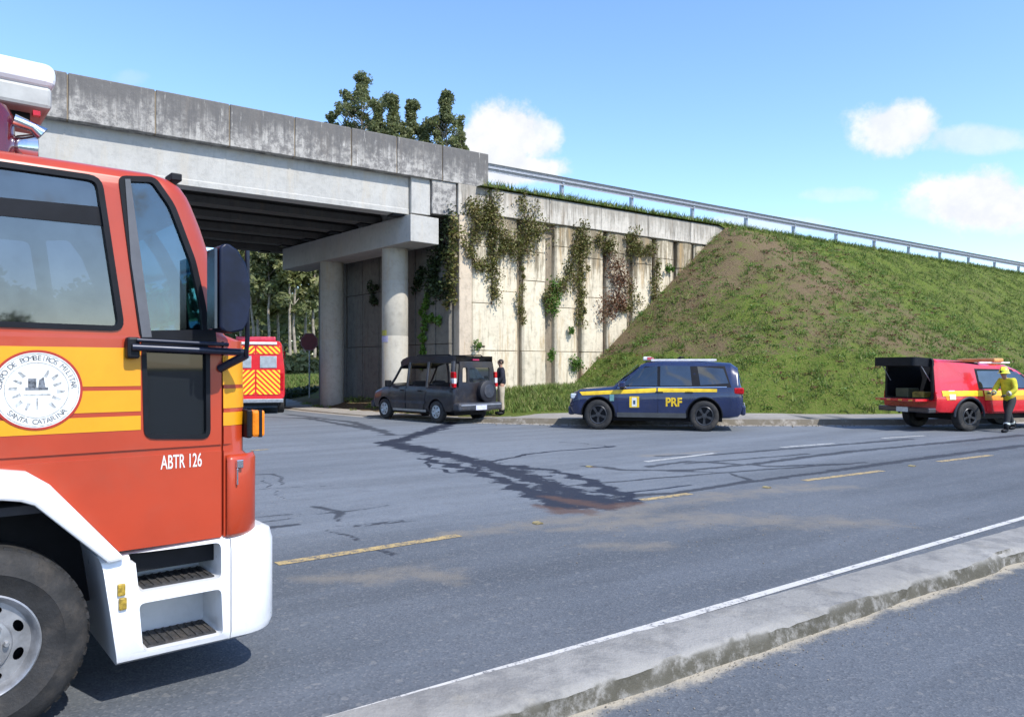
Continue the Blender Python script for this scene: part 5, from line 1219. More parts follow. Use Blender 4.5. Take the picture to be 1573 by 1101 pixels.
def person(loc, hd, pose, mats, lab, kit):
    """pose gives joint positions in metres; +x is the way the person faces, +y their left"""
    r = empty('person', loc, hd); tag(r, lab, 'person'); P_ = pose
    nk = P_['neck']; hdp = P_['head']
    J = [(*P_['pelvis'], .105), (*P_['waist'], .095), (*P_['chest'], .125), (*nk, .05), (hdp[0], hdp[1], hdp[2] - .06, .062), (hdp[0] + .01, hdp[1], hdp[2] + .03, .082), (hdp[0] - .005, hdp[1], hdp[2] + .085, .062)]
    E = [(0, 1), (1, 2), (2, 3), (3, 4), (4, 5), (5, 6)]
    for s in ('l', 'r'):
        k = len(J); J += [(*P_['sh' + s], .055), (*P_['el' + s], .040), (*P_['wr' + s], .026)]; E += [(2, k), (k, k + 1), (k + 1, k + 2)]
        k = len(J); J += [(*P_['hip' + s], .085), (*P_['kn' + s], .058), (*P_['an' + s], .030)]; E += [(0, k), (k, k + 1), (k + 1, k + 2)]
        a = Vector(P_['an' + s]); d = Vector(P_.get('ft' + s, (1, 0, 0))); t_ = a + d * .16; J.append((t_.x, t_.y, max(t_.z - .05, .035), .016)); E.append((k + 2, len(J) - 1))
    body = skin_mesh('body', J, E, SKIN, r)
    # jacket and trousers follow the same joints, a little fuller
    f = kit['full']; J2 = [(P_['pelvis'][0], P_['pelvis'][1], P_['pelvis'][2] - kit.get('hem', .02), .128 + f), (*P_['waist'], .11 + f), (*P_['chest'], .138 + f), (nk[0], nk[1], nk[2] - .015, .062)]; E2 = [(0, 1), (1, 2), (2, 3)]
    for s in ('l', 'r'):
        k = len(J2); w_ = Vector(P_['wr' + s]).lerp(Vector(P_['el' + s]), kit.get('sleeve', .12)); J2 += [(*P_['sh' + s], .068 + f * .6), (*P_['el' + s], .052 + f * .5), (*w_, .042 + f * .4)]; E2 += [(2, k), (k, k + 1), (k + 1, k + 2)]
    skin_mesh('jacket', J2, E2, mats['top'], r)
    J3 = [(*P_['pelvis'], .112), (*Vector(P_['pelvis']).lerp(Vector(P_['waist']), .55), .098)]; E3 = [(0, 1)]
    for s in ('l', 'r'):
        k = len(J3); a = Vector(P_['an' + s]); a = a.lerp(Vector(P_['kn' + s]), .06); J3 += [(*P_['hip' + s], .096 + f * .4), (*P_['kn' + s], .070 + f * .4), (*a, .056 + f * .3)]; E3 += [(0, k), (k, k + 1), (k + 1, k + 2)]
    skin_mesh('trousers', J3, E3, mats['legs'], r)
    for s in ('l', 'r'):
        a = Vector(P_['an' + s]); d = Vector(P_.get('ft' + s, (1, 0, 0))); sd = Vector((-d.y, d.x, 0)); z0 = a.z - .085
        skin_mesh('boot', [(a.x, a.y, z0 + .26, .066), (a.x, a.y, z0 + .12, .060), (a.x - d.x * .02, a.y - d.y * .02, z0 + .050, .056), (a.x + d.x * .10, a.y + d.y * .10, z0 + .050, .056), (a.x + d.x * .19, a.y + d.y * .19, z0 + .040, .044)], [(0, 1), (1, 2), (2, 3), (3, 4)], mats['boots'], r)
        # hand: palm, four fingers and a thumb
        w_ = Vector(P_['wr' + s]); e_ = Vector(P_['el' + s]); dd = (w_ - e_).normalized(); u_ = dd.orthogonal().normalized(); v_ = dd.cross(u_)
        HJ = [(*w_, .026), (*(w_ + dd * .05), .032)]; HE = [(0, 1)]
        for q, (of, ln) in enumerate(((-.030, .070), (-.010, .080), (.010, .076), (.030, .062))):
            k = len(HJ); b0 = w_ + dd * .085 + u_ * of; b1 = b0 + dd * ln * .55 + v_ * .008; b2 = b1 + dd * ln * .35 + v_ * .022; HJ += [(*b0, .011), (*b1, .0095), (*b2, .008)]; HE += [(1, k), (k, k + 1), (k + 1, k + 2)]
        k = len(HJ); b0 = w_ + dd * .035 - u_ * .038; b1 = b0 + dd * .035 - u_ * .02 + v_ * .012; HJ += [(*b0, .012), (*b1, .010)]; HE += [(0, k), (k, k + 1)]
        skin_mesh('hand', HJ, HE, mats.get('hand', SKIN), r, sub=1)
    # face
    h = Vector(hdp); yw = P_.get('face', 0.0); R_ = Matrix.Rotation(yw, 4, 'Z')
    def hp_(x, y, z): q = R_ @ Vector((x, y, z)); return (h.x + q.x, h.y + q.y, h.z + q.z)
    MB().tube([hp_(.070, 0, .045), hp_(.095, 0, .005), hp_(.075, 0, -.005)], [.008, .014, .008], 8).build('nose', SKIN, body, smooth=60)
    for s in (1, -1):
        MB().lathe([(.001, -.010), (.009, -.004), (.009, .004), (.001, .010)], 10, c=hp_(.078, s * .030, .045)).build('eye', mat('eye', (.05, .04, .035), .2), body, smooth=60)
        MB().tube([hp_(.0, s * .080, .045), hp_(-.004, s * .092, .02), hp_(.0, s * .082, -.01)], [.012, .014, .008], 8).build('ear', SKIN, body, smooth=60)
    MB().tube([hp_(.075, -.024, -.030), hp_(.082, 0, -.032), hp_(.075, .024, -.030)], .006, 6).build('mouth', mat('lips', (.30, .11, .09), .5), body)
    if kit['hat'] == 'hair':
        MB().lathe([(.001, .122), (.050, .112), (.082, .075), (.090, .035), (.086, .0), (.070, -.03)], 20, axis='z', c=hp_(-.018, 0, .005)).build('hair', HAIR, body, smooth=60)
    else:
        hl = MB(); hl.lathe([(.001, .160), (.060, .150), (.100, .110), (.118, .055), (.120, .02), (.150, .0), (.152, -.008), (.118, .006)], 28, axis='z', c=hp_(-.005, 0, .02)); hl.box((-.13 + h.x, h.y - .012, h.z + .05), (h.x + .12, h.y + .012, h.z + .19)); hl.build('helmet', mats['hat'], r, smooth=50, bevel=.003)
        MB().lathe([(.001, -.02), (.028, -.015), (.028, .015), (.001, .02)], 10, c=hp_(.12, 0, .06), axis='x').build('helmet_badge', mats['dark'], r)
    return r
NAVYC = mat('navy_cloth', (.012, .014, .030), .85, var=.25, scale=8, bump=.3); KHA = mat('khaki_cloth', (.46, .40, .30), .85, var=.12, scale=8, bump=.3)
pose1 = dict(pelvis=(0, 0, .93), waist=(.0, 0, 1.08), chest=(.01, 0, 1.28), neck=(.01, 0, 1.47), head=(.03, 0, 1.60), shl=(0, .17, 1.40), shr=(0, -.17, 1.40),
             ell=(.03, .24, 1.14), elr=(.03, -.23, 1.14), wrl=(.20, .18, 1.02), wrr=(.20, -.14, 1.04), hipl=(0, .085, .90), hipr=(0, -.085, .90), knl=(.02, .10, .49), knr=(.03, -.09, .49), anl=(-.02, .11, .085), anr=(0, -.10, .085))
g0 = ((770 - CX) / FPX * 24.9, 24.9)
person((g0[0], g0[1], float(khgt(g0[0])) - .0), math.radians(196), pose1, dict(top=NAVYC, legs=KHA, boots=BLK), 'officer in navy jacket and pale trousers standing behind the dark van', dict(full=.045, hat='hair', hem=.04)).scale = (1.07,) * 3
FY = mat('firefighter_yellow', (.72, .66, .03), .8, var=.2, scale=6, bump=.4); FB = mat('dark_turnout', (.020, .022, .026), .85, bump=.3)
pose2 = dict(pelvis=(0, 0, .90), waist=(.05, 0, 1.04), chest=(.12, 0, 1.24), neck=(.19, 0, 1.42), head=(.25, 0, 1.54), shl=(.11, .18, 1.36), shr=(.12, -.18, 1.36),
             ell=(.20, .26, 1.10), elr=(.24, -.25, 1.10), wrl=(.42, .18, 1.00), wrr=(.46, -.14, 1.02), hipl=(0, .09, .87), hipr=(0, -.09, .87), knl=(.26, .11, .50), knr=(-.10, -.10, .47), anl=(.36, .13, .085), anr=(-.36, -.12, .12))
q = ground_px(1551, 663); ff = person((q[0], q[1], 0), math.radians(205), pose2, dict(top=FY, legs=FB, boots=BLK, hat=mat('helmet_yellow', (.80, .82, .04), .3, coat=.5), dark=BLK, hand=mat('work_gloves', (.06, .05, .04), .8)),
            'firefighter in yellow coat and yellow helmet walking beside the pickup', dict(full=.04, hat='helmet', hem=.10))
SIL = mat('reflective_tape', (.62, .66, .62), .35, .2)
def tape(nm, a, b, r, w_=.05):
    a = Vector(a); b = Vector(b); d = (b - a).normalized(); MB().tube([a - d * w_ / 2, a + d * w_ / 2], r, 14, caps=True).build(nm, SIL, ff, smooth=40)
for s in ('l', 'r'):
    a = Vector(pose2['an' + s]).lerp(Vector(pose2['kn' + s]), .35); tape('leg_tape', a, pose2['kn' + s], .079)
    a = Vector(pose2['wr' + s]).lerp(Vector(pose2['el' + s]), .3); tape('sleeve_tape', a, pose2['el' + s], .066, .04)
# ------------------------------------------------------------------ vegetation
def leaves_mesh(name, P, N_per, spread, size, aspect=1.8, seed=1, droop=0.0, flat=None):
    """little quads spread through clumps; P: clump centres (k,3) with radii in a 4th column"""
    r = np.random.default_rng(seed); P = np.asarray(P, float); k = len(P); n = k * N_per
    c = np.repeat(P, N_per, 0); d = r.normal(size=(n, 3)); d /= np.linalg.norm(d, axis=1)[:, None]; rad = r.random(n) ** .45
    sp = np.array(spread) if np.ndim(spread) else np.array([spread] * 3)
    pos = c[:, :3] + d * (rad * c[:, 3])[:, None] * sp
    a = r.normal(size=(n, 3)); a[:, 2] = a[:, 2] * .6 - droop; a /= np.linalg.norm(a, axis=1)[:, None]
    b = r.normal(size=(n, 3)); b -= a * (a * b).sum(1)[:, None]; b /= np.linalg.norm(b, axis=1)[:, None]
    s = size * r.uniform(.6, 1.35, n)[:, None]; a *= s * aspect / 2; b *= s / 2
    v = np.stack([pos - a, pos + b * 1.0 - a * .1, pos + a, pos - b - a * .1], 1).reshape(-1, 3)
    return quads(name, v)
def quads(name, v):
    n = len(v) // 4; me = bpy.data.meshes.new(name); me.vertices.add(len(v)); me.vertices.foreach_set('co', v.astype(np.float32).ravel())
    me.loops.add(4 * n); me.loops.foreach_set('vertex_index', np.arange(4 * n, dtype=np.int32)); me.polygons.add(n)
    me.polygons.foreach_set('loop_start', (np.arange(n) * 4).astype(np.int32)); me.polygons.foreach_set('loop_total', np.full(n, 4, np.int32)); me.update(calc_edges=True); return me
def tris(name, v):
    n = len(v) // 3; me = bpy.data.meshes.new(name); me.vertices.add(len(v)); me.vertices.foreach_set('co', v.astype(np.float32).ravel())
    me.loops.add(3 * n); me.loops.foreach_set('vertex_index', np.arange(3 * n, dtype=np.int32)); me.polygons.add(n)
    me.polygons.foreach_set('loop_start', (np.arange(n) * 3).astype(np.int32)); me.polygons.foreach_set('loop_total', np.full(n, 3, np.int32)); me.update(calc_edges=True); return me
LF_E = leaf_mat('eucalyptus_leaves', [(.13, .165, .06), (.19, .225, .08), (.27, .28, .12), (.17, .19, .10)], trans=.4)
LF_O = leaf_mat('olive_leaves', [(.14, .165, .05), (.22, .24, .075), (.30, .29, .12), (.16, .175, .075)])
LF_V = leaf_mat('vine_leaves', [(.09, .105, .022), (.15, .165, .032), (.22, .205, .050), (.21, .155, .06), (.12, .09, .04)])
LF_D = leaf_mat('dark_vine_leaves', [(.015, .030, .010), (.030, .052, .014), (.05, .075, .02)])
LF_G = leaf_mat("green_vine_leaves", [(.06, .14, .015), (.10, .20, .02), (.14, .24, .03)])
LF_B = leaf_mat('dry_vine_leaves', [(.12, .050, .024), (.18, .070, .034), (.15, .085, .04), (.22, .12, .055)])
BARK = mat('pale_bark', (.38, .33, .26), .9, var=.25, scale=3, bump=.6, bscale=14); STEM = mat('vine_stem', (.10, .06, .035), .9, var=.3)
def tree(x, y, h, cr, lab, seed, group=None, base=None, crown0=.45, lm=LF_E, nclump=26, nl=150, lsz=.30, lean=0.0, slim=1.0, cat='tree', trunk=.16, kr=(.26, .62)):
    r = np.random.default_rng(seed); z0 = float(ground_z(x, y)) if base is None else base
    t = empty('tree', (x, y, z0)); tag(t, lab, cat, group)
    m_ = MB(); top = Vector((lean * h * .2, r.normal() * .2, h * .96)); pts = [Vector((0, 0, -.3)).lerp(top, q) + Vector((r.normal() * .10, r.normal() * .10, 0)) * (1 if 0 < q < 1 else 0) for q in np.linspace(0, 1, 8)]
    m_.tube(pts, list(np.linspace(trunk, .03, 8)), 8); cl_ = []
    for k in range(nclump):
        q = crown0 + (1 - crown0) * (k + r.random()) / nclump; zz = h * q; ax = top * q
        prof_ = math.sin(min(1, (q - crown0) / (1 - crown0) * 1.15 + .12) * PI) ** .6 if q < .98 else .25
        a = r.random() * 2 * PI; rr = cr * prof_ * (.35 + .65 * r.random()); p = Vector((ax.x + math.cos(a) * rr * slim, ax.y + math.sin(a) * rr, zz)); s_ = Vector((ax.x, ax.y, zz - rr * .9))
        m_.tube([s_, s_.lerp(p, .5) + Vector((0, 0, .1)), p], [.045, .03, .012], 5); cl_.append((p.x, p.y, p.z, cr * r.uniform(*kr)))
    m_.build('trunk', BARK, t, smooth=50)
    cm = leaves_mesh('crown', cl_, nl, (1, 1, .85), lsz, 2.2, seed + 5, .4); mesh_obj('crown', cm, lm, t); return t
# crowns showing above the parapet
def tree_px(px, ptop, Z, cr, lab, seed, **k):
    x = (px - CX) / FPX * Z; zt = CAMZ + (HY - ptop) * Z / FPX; b = float(ground_z(x, Z)); return tree(x, Z, zt - b, cr, lab, seed, base=b, **k)
G1 = 'eucalyptus trees rising behind the viaduct parapet'
tree_px(556, 118, 62, 2.27, 'tallest eucalyptus above the parapet, with a loose open crown', 11, group=G1, crown0=.80, nclump=54, nl=169, kr=(.12, .32), lsz=.105, slim=1.2)
tree_px(531, 140, 63, 1.23, 'small leaning crown at the left of the tallest eucalyptus', 12, group=G1, crown0=.85, nclump=22, nl=119, kr=(.12, .32), lsz=.105)
tree_px(508, 172, 64, 1.17, 'lowest crown barely showing over the parapet at the far left of the group', 13, group=G1, crown0=.86, nclump=25, nl=109, kr=(.12, .32), lsz=.105)
tree_px(581, 160, 60, 1.62, 'rounded green crown just right of the tallest eucalyptus', 18, group=G1, crown0=.70, nclump=70, nl=169, kr=(.12, .32), lsz=.105)
tree_px(604, 148, 60, 1.89, 'pointed dark green tree in the middle of the group above the parapet', 14, group=G1, crown0=.66, nclump=96, nl=189, kr=(.12, .32), lsz=.105)
tree_px(632, 158, 61, 1.95, 'broad olive tree second from the right above the parapet', 15, group=G1, crown0=.64, nclump=96, nl=189, kr=(.12, .32), lsz=.105)
tree_px(653, 186, 60, 1.43, 'short bushy tree in the dip before the rightmost crown', 19, group=G1, crown0=.64, nclump=57, nl=169, kr=(.12, .32), lsz=.105)
tree_px(684, 146, 60, 2.02, 'separate rightmost tree with a pointed tip above the parapet', 16, group=G1, crown0=.68, nclump=96, nl=189, kr=(.12, .32), lsz=.105)
tree_px(707, 180, 60, 1.10, 'thin pale crown at the right edge of the tree group beside the cloud', 17, group=G1, crown0=.70, nclump=38, nl=109, kr=(.12, .32), lsz=.105)
# wood seen under the deck
G2 = 'trees of the wood seen beneath the viaduct'
rr_ = np.random.default_rng(8)
pos = ['at the far left beside the mirror', 'second from the left', 'third from the left', 'just right of the ambulance roof', 'in the middle of the opening', 'slightly right of the middle', 'left of the stop sign', 'directly behind the stop sign', 'next to the grey rear column', 'mostly hidden by the rear column']
for i in range(10):
    px = 372 + i * 14.0 + rr_.uniform(-3, 3); Z = 74 + rr_.uniform(0, 12)
    tree_px(px, 330 + rr_.uniform(-50, 20), Z, 1.9 + rr_.uniform(-.3, .5), ('pale trunked' if i % 2 else 'olive leaved') + ' slender tree of the wood ' + pos[i], 40 + i, group=G2, crown0=.34 + .2 * (i % 2), nclump=22, nl=130, lsz=.30, lm=LF_O if i % 3 else LF_E, trunk=.19)
# masses of trees beyond the fire engine and behind the viewpoint, nobody could count them
for nm_, (x0, x1, y0, y1), n_, hh_, sd in (('roadside_wood', (-95, 95, -98, -84), 420, 9, 81), ('left_wood', (-70, -55, -40, 60), 220, 9, 82), ('left_far_wood', (-110, -24, 84, 100), 260, 12, 83)):
    q_ = np.random.default_rng(sd); cl_ = [(x, y, (0 if y < 30 else 2) + h_ * (.75 + .25 * math.sin(x * .35 + y * .2)), 2.2) for x, y, h_ in zip(q_.uniform(x0, x1, n_), q_.uniform(y0, y1, n_), q_.uniform(0, hh_, n_))]
    tag(mesh_obj(nm_, leaves_mesh(nm_, cl_, 70, (1.2, 1.2, 1), .7, 1.5, sd), LF_E), kind='stuff')
# undergrowth below the wood
cl_ = [(x, y, float(ground_z(x, y)) + h_, 1.1) for x, y, h_ in zip(rr_.uniform(-42, -14, 150), rr_.uniform(70, 76, 150), rr_.uniform(.1, 1.5, 150))]
tag(mesh_obj('undergrowth', leaves_mesh('undergrowth', cl_, 150, (1.3, 1, .8), .34, 1.6, 77), LF_O), kind='stuff')
cl_ = [(x, 106 + rr_.uniform(0, 3), 2 + h_, 3.0) for x, h_ in zip(rr_.uniform(-80, 0, 170), rr_.uniform(0, 11, 170))]
tag(mesh_obj('far_wood', leaves_mesh('far_wood', cl_, 120, (1.2, 1, 1), .75, 1.4, 78), LF_E), kind='stuff')
# dark bank and low wall under the deck
bk = MB(); bkx = np.linspace(-26, -9.6, 30)
for a, b in zip(bkx[:-1], bkx[1:]): pass
cl_ = [(x, y, float(ground_z(x, y)) + .1, .5) for x, y in zip(rr_.uniform(-19, -10.5, 110), rr_.uniform(39.5, 44, 110))]
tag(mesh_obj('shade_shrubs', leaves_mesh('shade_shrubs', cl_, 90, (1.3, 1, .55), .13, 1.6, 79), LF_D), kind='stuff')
wb = MB(); wb.box((-19.5, 47.5, 1.2), (-14.9, 47.8, 2.18)); tag(wb.build('low_wall', mat('whitewash', (.62, .63, .62), .8, dirt=.3), None, bevel=.02), 'low white wall beyond the viaduct beside the ambulance', 'wall')
# stop sign
Zs_ = 38.0; sx_ = (475 - CX) / FPX * Zs_; sz_ = CAMZ + (HY - 525) * Zs_ / FPX; rS = 14.5 / FPX * Zs_
sg = empty('stop_sign', (sx_, Zs_, float(ground_z(sx_, Zs_)))); gz = sg.location.z; tag(sg, 'octagonal red stop sign with shade painted into its colour on a grey post left of the rear column', 'sign')
MB().tube([(0, .05, -.2), (0, .05, sz_ - gz + rS * .8)], .035, 10).build('post', STEEL, sg, smooth=50)
oc = lambda r_: [(r_ * math.cos(PI / 8 + k * PI / 4), sz_ - gz + r_ * math.sin(PI / 8 + k * PI / 4)) for k in range(8)]
MB().prism([oc(rS)], -.004, .006).build('panel', mat('shade_toned_sign_red', (.16, .006, .02), .5, var=.15), sg)  # shade put into the sign's red, turning it maroon
MB().prism([oc(rS * .95), oc(rS * .90)], -.007, -.0045).build('border', mat('dull_white_print', (.26, .18, .19), .6), sg)
# hanging plants on the wing wall: (pixel box, leaf kind)
def wallpt(px, py, out=.0):
    """point on the wing wall's face seen at a pixel"""
    p = planeB(px); p = p + Vector((.571, -.821)) * (.12 + out); Z = p.y * (1.0); X_ = (px - CX) / FPX
    # slide along the wall until the pixel column matches again
    q = B0 + Vector((.571, -.821)) * (.12 + out); t_ = (q.x - X_ * q.y) / (X_ * DB[1] - DB[0]); w_ = q + Vector(DB) * t_
    return Vector((w_.x, w_.y, CAMZ + (HY - py) * w_.y / FPX))
def vine(name, path, lm, n, rad, sz, lab, seed, cat='plant', out=.08, nl=60):
    r = np.random.default_rng(seed); t = empty(name, tuple(wallpt(*path[0][:2], 0))); o0 = t.location.copy(); tag(t, lab, cat, 'plants hanging on the concrete walls')
    cl_ = []; m_ = MB(); pts = []
    for (x0, y0), (x1, y1) in zip(path[:-1], path[1:]):
        L = max(1, int(n / (len(path) - 1)))
        for i in range(L):
            q = i / L; w_ = wallpt(x0 + (x1 - x0) * q + r.normal() * rad * 16, y0 + (y1 - y0) * q + r.normal() * rad * 10, out + r.random() * .12) - o0; cl_.append((w_.x, w_.y, w_.z, rad * r.uniform(.5, 1.3)))
    pts = [wallpt(a, b, .03) - o0 for a, b in path]; m_.tube(pts, .025, 5); m_.build('stem', STEM, t)
    mesh_obj('foliage', leaves_mesh('foliage', cl_, nl, (1.0, .7, 1.35), sz, 1.5, seed, .5), lm, t); return t
V = [
    ([(722, 318), (745, 335), (790, 372), (808, 385)], LF_V, 22, .36, 'olive green creeper over the top left of the panel wall'),
    ([(742, 330), (735, 350), (722, 375), (730, 405), (752, 410)], LF_V, 18, .24, 'olive tuft beside the corner pier near the top of the wall'),
    ([(752, 300), (757, 330), (760, 380), (757, 420), (755, 468)], LF_V, 22, .25, 'long creeper down the first joint of the panel wall'),
    ([(806, 305), (808, 335), (812, 360), (855, 350)], LF_V, 18, .30, 'dark green clump below the coping with a branch to the right'),
    ([(775, 375), (800, 380), (770, 385)], LF_V, 8, .26, 'yellowish bushy tuft above the second panel'),
    ([(803, 410), (802, 470), (803, 500)], LF_V, 7, .13, 'sparse creeper low in the second joint of the wall'),
    ([(895, 348), (890, 375), (878, 410), (868, 440), (845, 452), (840, 470)], LF_V, 24, .26, 'creeper running diagonally down to the centre of the wall'),
    ([(900, 372), (935, 372), (938, 385)], LF_V, 12, .22, 'green tuft under the coping in the middle of the wall'),
    ([(896, 380), (893, 440), (895, 500)], LF_V, 16, .18, 'long green creeper hanging in the joint at the middle of the wall'),
    ([(852, 440), (848, 465), (856, 478)], LF_G, 9, .24, 'bright green bush on the third panel from the left'),
    ([(948, 400), (958, 430), (945, 465), (935, 480)], LF_B, 22, .36, 'reddish brown dry creeper on the right half of the wall'),
    ([(975, 360), (975, 385), (1008, 390)], LF_V, 14, .22, 'olive tuft under the coping right of the brown creeper'),
    ([(968, 440), (972, 470), (960, 478)], LF_V, 7, .18, 'small olive tuft at the foot of the brown creeper'),
    ([(1010, 405), (1008, 440), (1006, 475)], LF_V, 9, .15, 'thin creeper in the joint near the grass slope'),
    ([(1022, 412), (1036, 413)], LF_G, 3, .12, 'tiny green tuft at the right end of the wall'),
    ([(983, 486), (986, 488)], LF_G, 2, .12, 'tiny dark tuft low on the wall near the slope'),
    ([(846, 543), (847, 550)], LF_G, 3, .14, 'small dark green tuft low in the middle of the wall'),
    ([(885, 556), (888, 562)], LF_G, 4, .16, 'low green tuft where the wall meets the grass slope'),
    ([(875, 508), (882, 508)], LF_G, 2, .12, 'small flat green tuft halfway up the wall'),
    ([(735, 530), (745, 532)], LF_G, 2, .10, 'small green tuft beside the corner pier low on the wall'),
]
for i, (path, lm, n, rad, lab) in enumerate(V): vine('hanging_vine', path, lm, int(n * 1.3), rad * 1.3, .060, lab, 200 + i, nl=84)
# ivy on the shaded abutment
def abpt(px, py, out=.1):
    X_ = (px - CX) / FPX; q = wc + Vector((-cdir.y, cdir.x)).normalized() * (.05 + out) ; t_ = (q.x - X_ * q.y) / (X_ * cdir.y - cdir.x); w_ = q + cdir * t_; return Vector((w_.x, w_.y, CAMZ + (HY - py) * w_.y / FPX))
def ivy(path, lm, n, rad, lab, seed):
    r = np.random.default_rng(seed); t = empty('ivy', tuple(abpt(*path[0]))); o0 = t.location.copy(); tag(t, lab, 'plant', 'plants hanging on the concrete walls'); cl_ = []
    for (x0, y0), (x1, y1) in zip(path[:-1], path[1:]):
        L = max(1, int(n / (len(path) - 1)))
        for i in range(L):
            q = i / L; w_ = abpt(x0 + (x1 - x0) * q + r.normal() * rad * 14, y0 + (y1 - y0) * q + r.normal() * rad * 14, .06 + r.random() * .1) - o0; cl_.append((w_.x, w_.y, w_.z, rad * r.uniform(.5, 1.2)))
    MB().tube([abpt(a, b, .02) - o0 for a, b in path], .025, 5).build('stem', STEM, t); mesh_obj('foliage', leaves_mesh('foliage', cl_, 60, (.9, .9, 1.3), .085, 1.5, seed, .4), lm, t)
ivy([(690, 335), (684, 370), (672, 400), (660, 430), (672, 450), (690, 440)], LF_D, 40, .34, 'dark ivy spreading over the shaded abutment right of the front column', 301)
ivy([(698, 340), (697, 380), (694, 420), (690, 470)], LF_V, 24, .24, 'ivy hanging along the corner of the abutment', 302)
ivy([(658, 455), (650, 490), (648, 540), (649, 570)], LF_G, 18, .17, 'narrow bright green creeper low on the abutment', 303)
ivy([(664, 490), (672, 492)], LF_G, 5, .18, 'small green tuft beside the narrow creeper on the abutment', 304)
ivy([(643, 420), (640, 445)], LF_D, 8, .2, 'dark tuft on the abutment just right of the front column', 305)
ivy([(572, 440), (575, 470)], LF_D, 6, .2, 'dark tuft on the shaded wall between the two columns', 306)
# shrubs along the wall top and slope edge
# ------------------------------------------------------------------ grass
GL1 = leaf_mat('grass_blades', [(.085, .160, .024), (.14, .215, .035), (.21, .25, .06), (.28, .26, .11)], .8, .3)
def blades(name, P, h, wd, seed, per=3, lean=.5):
    r = np.random.default_rng(seed); n = len(P) * per; c = np.repeat(P, per, 0) + r.normal(size=(n, 3)) * np.array([.05, .05, .0]); a = r.random(n) * 2 * PI; hh = h * r.uniform(.5, 1.4, n)
    b = np.stack([np.cos(a), np.sin(a), np.zeros(n)], 1) * wd * r.uniform(.6, 1.5, n)[:, None]; ln = r.normal(size=(n, 3)) * np.array([1, 1, 0]) * (hh * lean)[:, None]
    tip = c + ln; tip[:, 2] += hh; c[:, 2] -= .02
    o = mesh_obj(name, tris(name, np.stack([c - b, c + b, tip], 1).reshape(-1, 3)), GL1); tag(o, kind='stuff'); return o
r = np.random.default_rng(21); n = 60000
s_ = r.uniform(-11.5, 34, n); t_ = r.uniform(0.05, 15, n); z_ = emb_z(s_, t_); x_ = E0.x + DB[0] * s_ - NB[0] * t_; y_ = E0.y + DB[1] * s_ - NB[1] * t_
g_ = ground_z(x_, y_); clump = (np.sin(x_ * 1.7 + 2 * np.sin(y_ * .9)) * np.sin(y_ * 1.9 - 1.3 * np.sin(x_ * .8)) + .35 * np.sin(x_ * 6.1 + y_ * 3) + r.normal(size=n) * .45)
bare_ = np.exp(-((s_ - 1.0) / 4.5) ** 2) * np.exp(-((np.hypot(np.minimum(s_, 0) * slp, t_ * slt) - 2.6) / 3.2) ** 2)
ok = (z_ > g_ + .02) & (clump > -.1 + bare_ * .7); P = np.stack([x_, y_, z_], 1)[ok]
blades('slope_grass', P, .085, .016, 5, 4)
n = 2600; s2_ = r.uniform(-10.5, 30, n); t2_ = r.uniform(.2, 13, n); q_ = np.sin(s2_ * 1.1 + t2_) * np.sin(t2_ * 1.7 - s2_) > .1; s2_, t2_ = s2_[q_], t2_[q_]
zz_ = emb_z(s2_, t2_); xx_ = E0.x + DB[0] * s2_ - NB[0] * t2_; yy_ = E0.y + DB[1] * s2_ - NB[1] * t2_; ok = zz_ > ground_z(xx_, yy_); blades('tall_grass', np.stack([xx_, yy_, zz_], 1)[ok], .24, .022, 15, 8, .6)
n = 26000; x_ = r.uniform(-9, 18, n); y_ = r.uniform(22, 36, n); dk_ = y_ - ksm(x_); g_ = ground_z(x_, y_)
ww_i = ((x_ - wc.x) * DB[0] + (y_ - wc.y) * DB[1]); front_ = ((x_ - B0.x) * NB[0] + (y_ - B0.y) * NB[1]) < -.1
ok = (dk_ > swid(x_) + .25) & front_ & (x_ > -1.4); P = np.stack([x_, y_, g_ + .0], 1)[ok]; blades('verge_grass', P, .17, .022, 6, 4)
n = 5000; x_ = r.uniform(-9.5, 0, n); y_ = r.uniform(24, 38, n); g_ = ground_z(x_, y_); ok = (y_ - ksm(x_) > swid(x_) + .2) & ((np.sin(x_ * 2.1) * np.sin(y_ * 1.7 + x_) + r.normal(size=n) * .3) > .45); blades('bank_grass', np.stack([x_, y_, g_], 1)[ok], .12, .02, 9, 4)
n = 7000; s_ = r.uniform(-(U1 - bu(752)), 40, n); t_ = r.uniform(-.9, .1, n); blades('top_grass', np.stack([E0.x + DB[0] * s_ - NB[0] * t_, E0.y + DB[1] * s_ - NB[1] * t_, np.full(n, HT - .1)], 1), .24, .022, 7, 3)
n = 9000; x_ = r.uniform(-30, -8, n); y_ = r.uniform(49, 74, n); blades('meadow_grass', np.stack([x_, y_, ground_z(x_, y_)], 1), .22, .05, 8, 3)
# broader weeds on the slope
def weeds(n, seed):
    r = np.random.default_rng(seed); s_ = r.uniform(-9.5, 9, n); t_ = r.uniform(.3, 10.5, n); z_ = emb_z(s_, t_); x_ = E0.x + DB[0] * s_ - NB[0] * t_; y_ = E0.y + DB[1] * s_ - NB[1] * t_; ok = z_ > ground_z(x_, y_) + .05
    return [(a, b, c + .06, q) for a, b, c, q in zip(x_[ok], y_[ok], z_[ok], r.uniform(.10, .26, ok.sum()))]
tag(mesh_obj('slope_weeds', leaves_mesh('slope_weeds', weeds(520, 31), 40, (1.7, 1.7, .3), .040, 1.6, 32), LF_G), kind='stuff')
tag(mesh_obj('dry_weeds', leaves_mesh('dry_weeds', weeds(260, 33), 22, (1.6, 1.6, .3), .045, 1.8, 34), LF_B), kind='stuff')
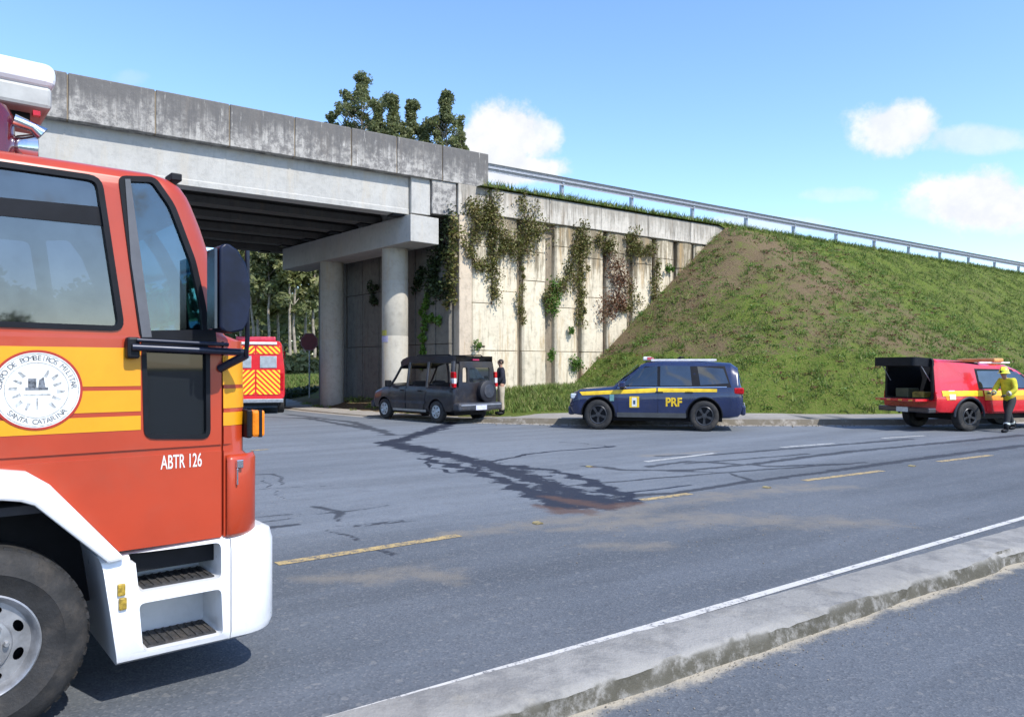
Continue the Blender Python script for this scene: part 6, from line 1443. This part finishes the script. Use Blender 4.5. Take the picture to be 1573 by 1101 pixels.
# ------------------------------------------------------------------ reflectors on the lane line
STU = mat('stud_body', (.40, .32, .14), .6, var=.3, dirt=.6); k = 0
for (x, y), lab in zip(((826, 804), (1178, 749), (1401, 716), (905, 717)), ('yellow road stud on the lane line just below the dark stain', 'yellow road stud on the lane line between the two right dashes', 'yellow road stud farthest to the right on the lane line', 'small pale stud on the road right of the stain in front of the police car')):
    a = ground_px(x, y); o = MB().prism([[(-.05, 0), (.05, 0), (.032, .018), (-.032, .018)]], -.05, .05, f=lambda a, b, y: (a, y, b + .001)).build('road_stud', STU, None, bevel=.006); o.location = (*a, .001); o.rotation_euler = (0, 0, math.radians(33)); tag(o, lab, 'road stud', 'road studs on the lane line')
# debris and gravel beside the median and kerb
n = 1500; r = np.random.default_rng(55); u_ = r.uniform(-2, 12, n); o_ = -np.abs(r.normal(size=n)) * .16 - .02; me_v = []
P = np.stack([m0.x + md.x * u_ + mn.x * o_, m0.y + md.y * u_ + mn.y * o_, np.full(n, .004)], 1)
def pebbles(name, P, smin, smax, m, seed):
    r = np.random.default_rng(seed); base = np.array([(1, 0, 0), (-1, 0, 0), (0, 1, 0), (0, -1, 0), (0, 0, 1), (0, 0, -1)], float); F = [(0, 2, 4), (2, 1, 4), (1, 3, 4), (3, 0, 4), (2, 0, 5), (1, 2, 5), (3, 1, 5), (0, 3, 5)]
    V_ = []
    for p in P:
        s = r.uniform(smin, smax); q = base * s * r.uniform(.5, 1.3, (6, 1)) * (1, 1, .6); q[:, 2] += s * .2; a = r.random() * 6; c, s2 = math.cos(a), math.sin(a); q = np.stack([q[:, 0] * c - q[:, 1] * s2, q[:, 0] * s2 + q[:, 1] * c, q[:, 2]], 1) + p
        for f in F: V_ += [q[f[0]], q[f[1]], q[f[2]]]
    o = mesh_obj(name, tris(name, np.array(V_)), m); tag(o, kind='stuff')
pebbles('gravel', P, .002, .007, mat('sandy_gravel', (.30, .26, .20), .9, var=.3, scale=30), 3)
n = 500; x_ = r.uniform(-4, 14, n); z_ = ksm(x_) - np.abs(r.normal(size=n)) * .25 - .05; pebbles('kerb_gravel', np.stack([x_, z_, np.full(n, .01)], 1), .01, .035, MATS['sandy_gravel'], 4)
n = 260; x_ = r.uniform(.5, 5.5, n); y_ = r.uniform(6.5, 9.5, n); pebbles('road_grit', np.stack([x_, y_, np.full(n, .002)], 1), .003, .009, MATS['sandy_gravel'], 5)
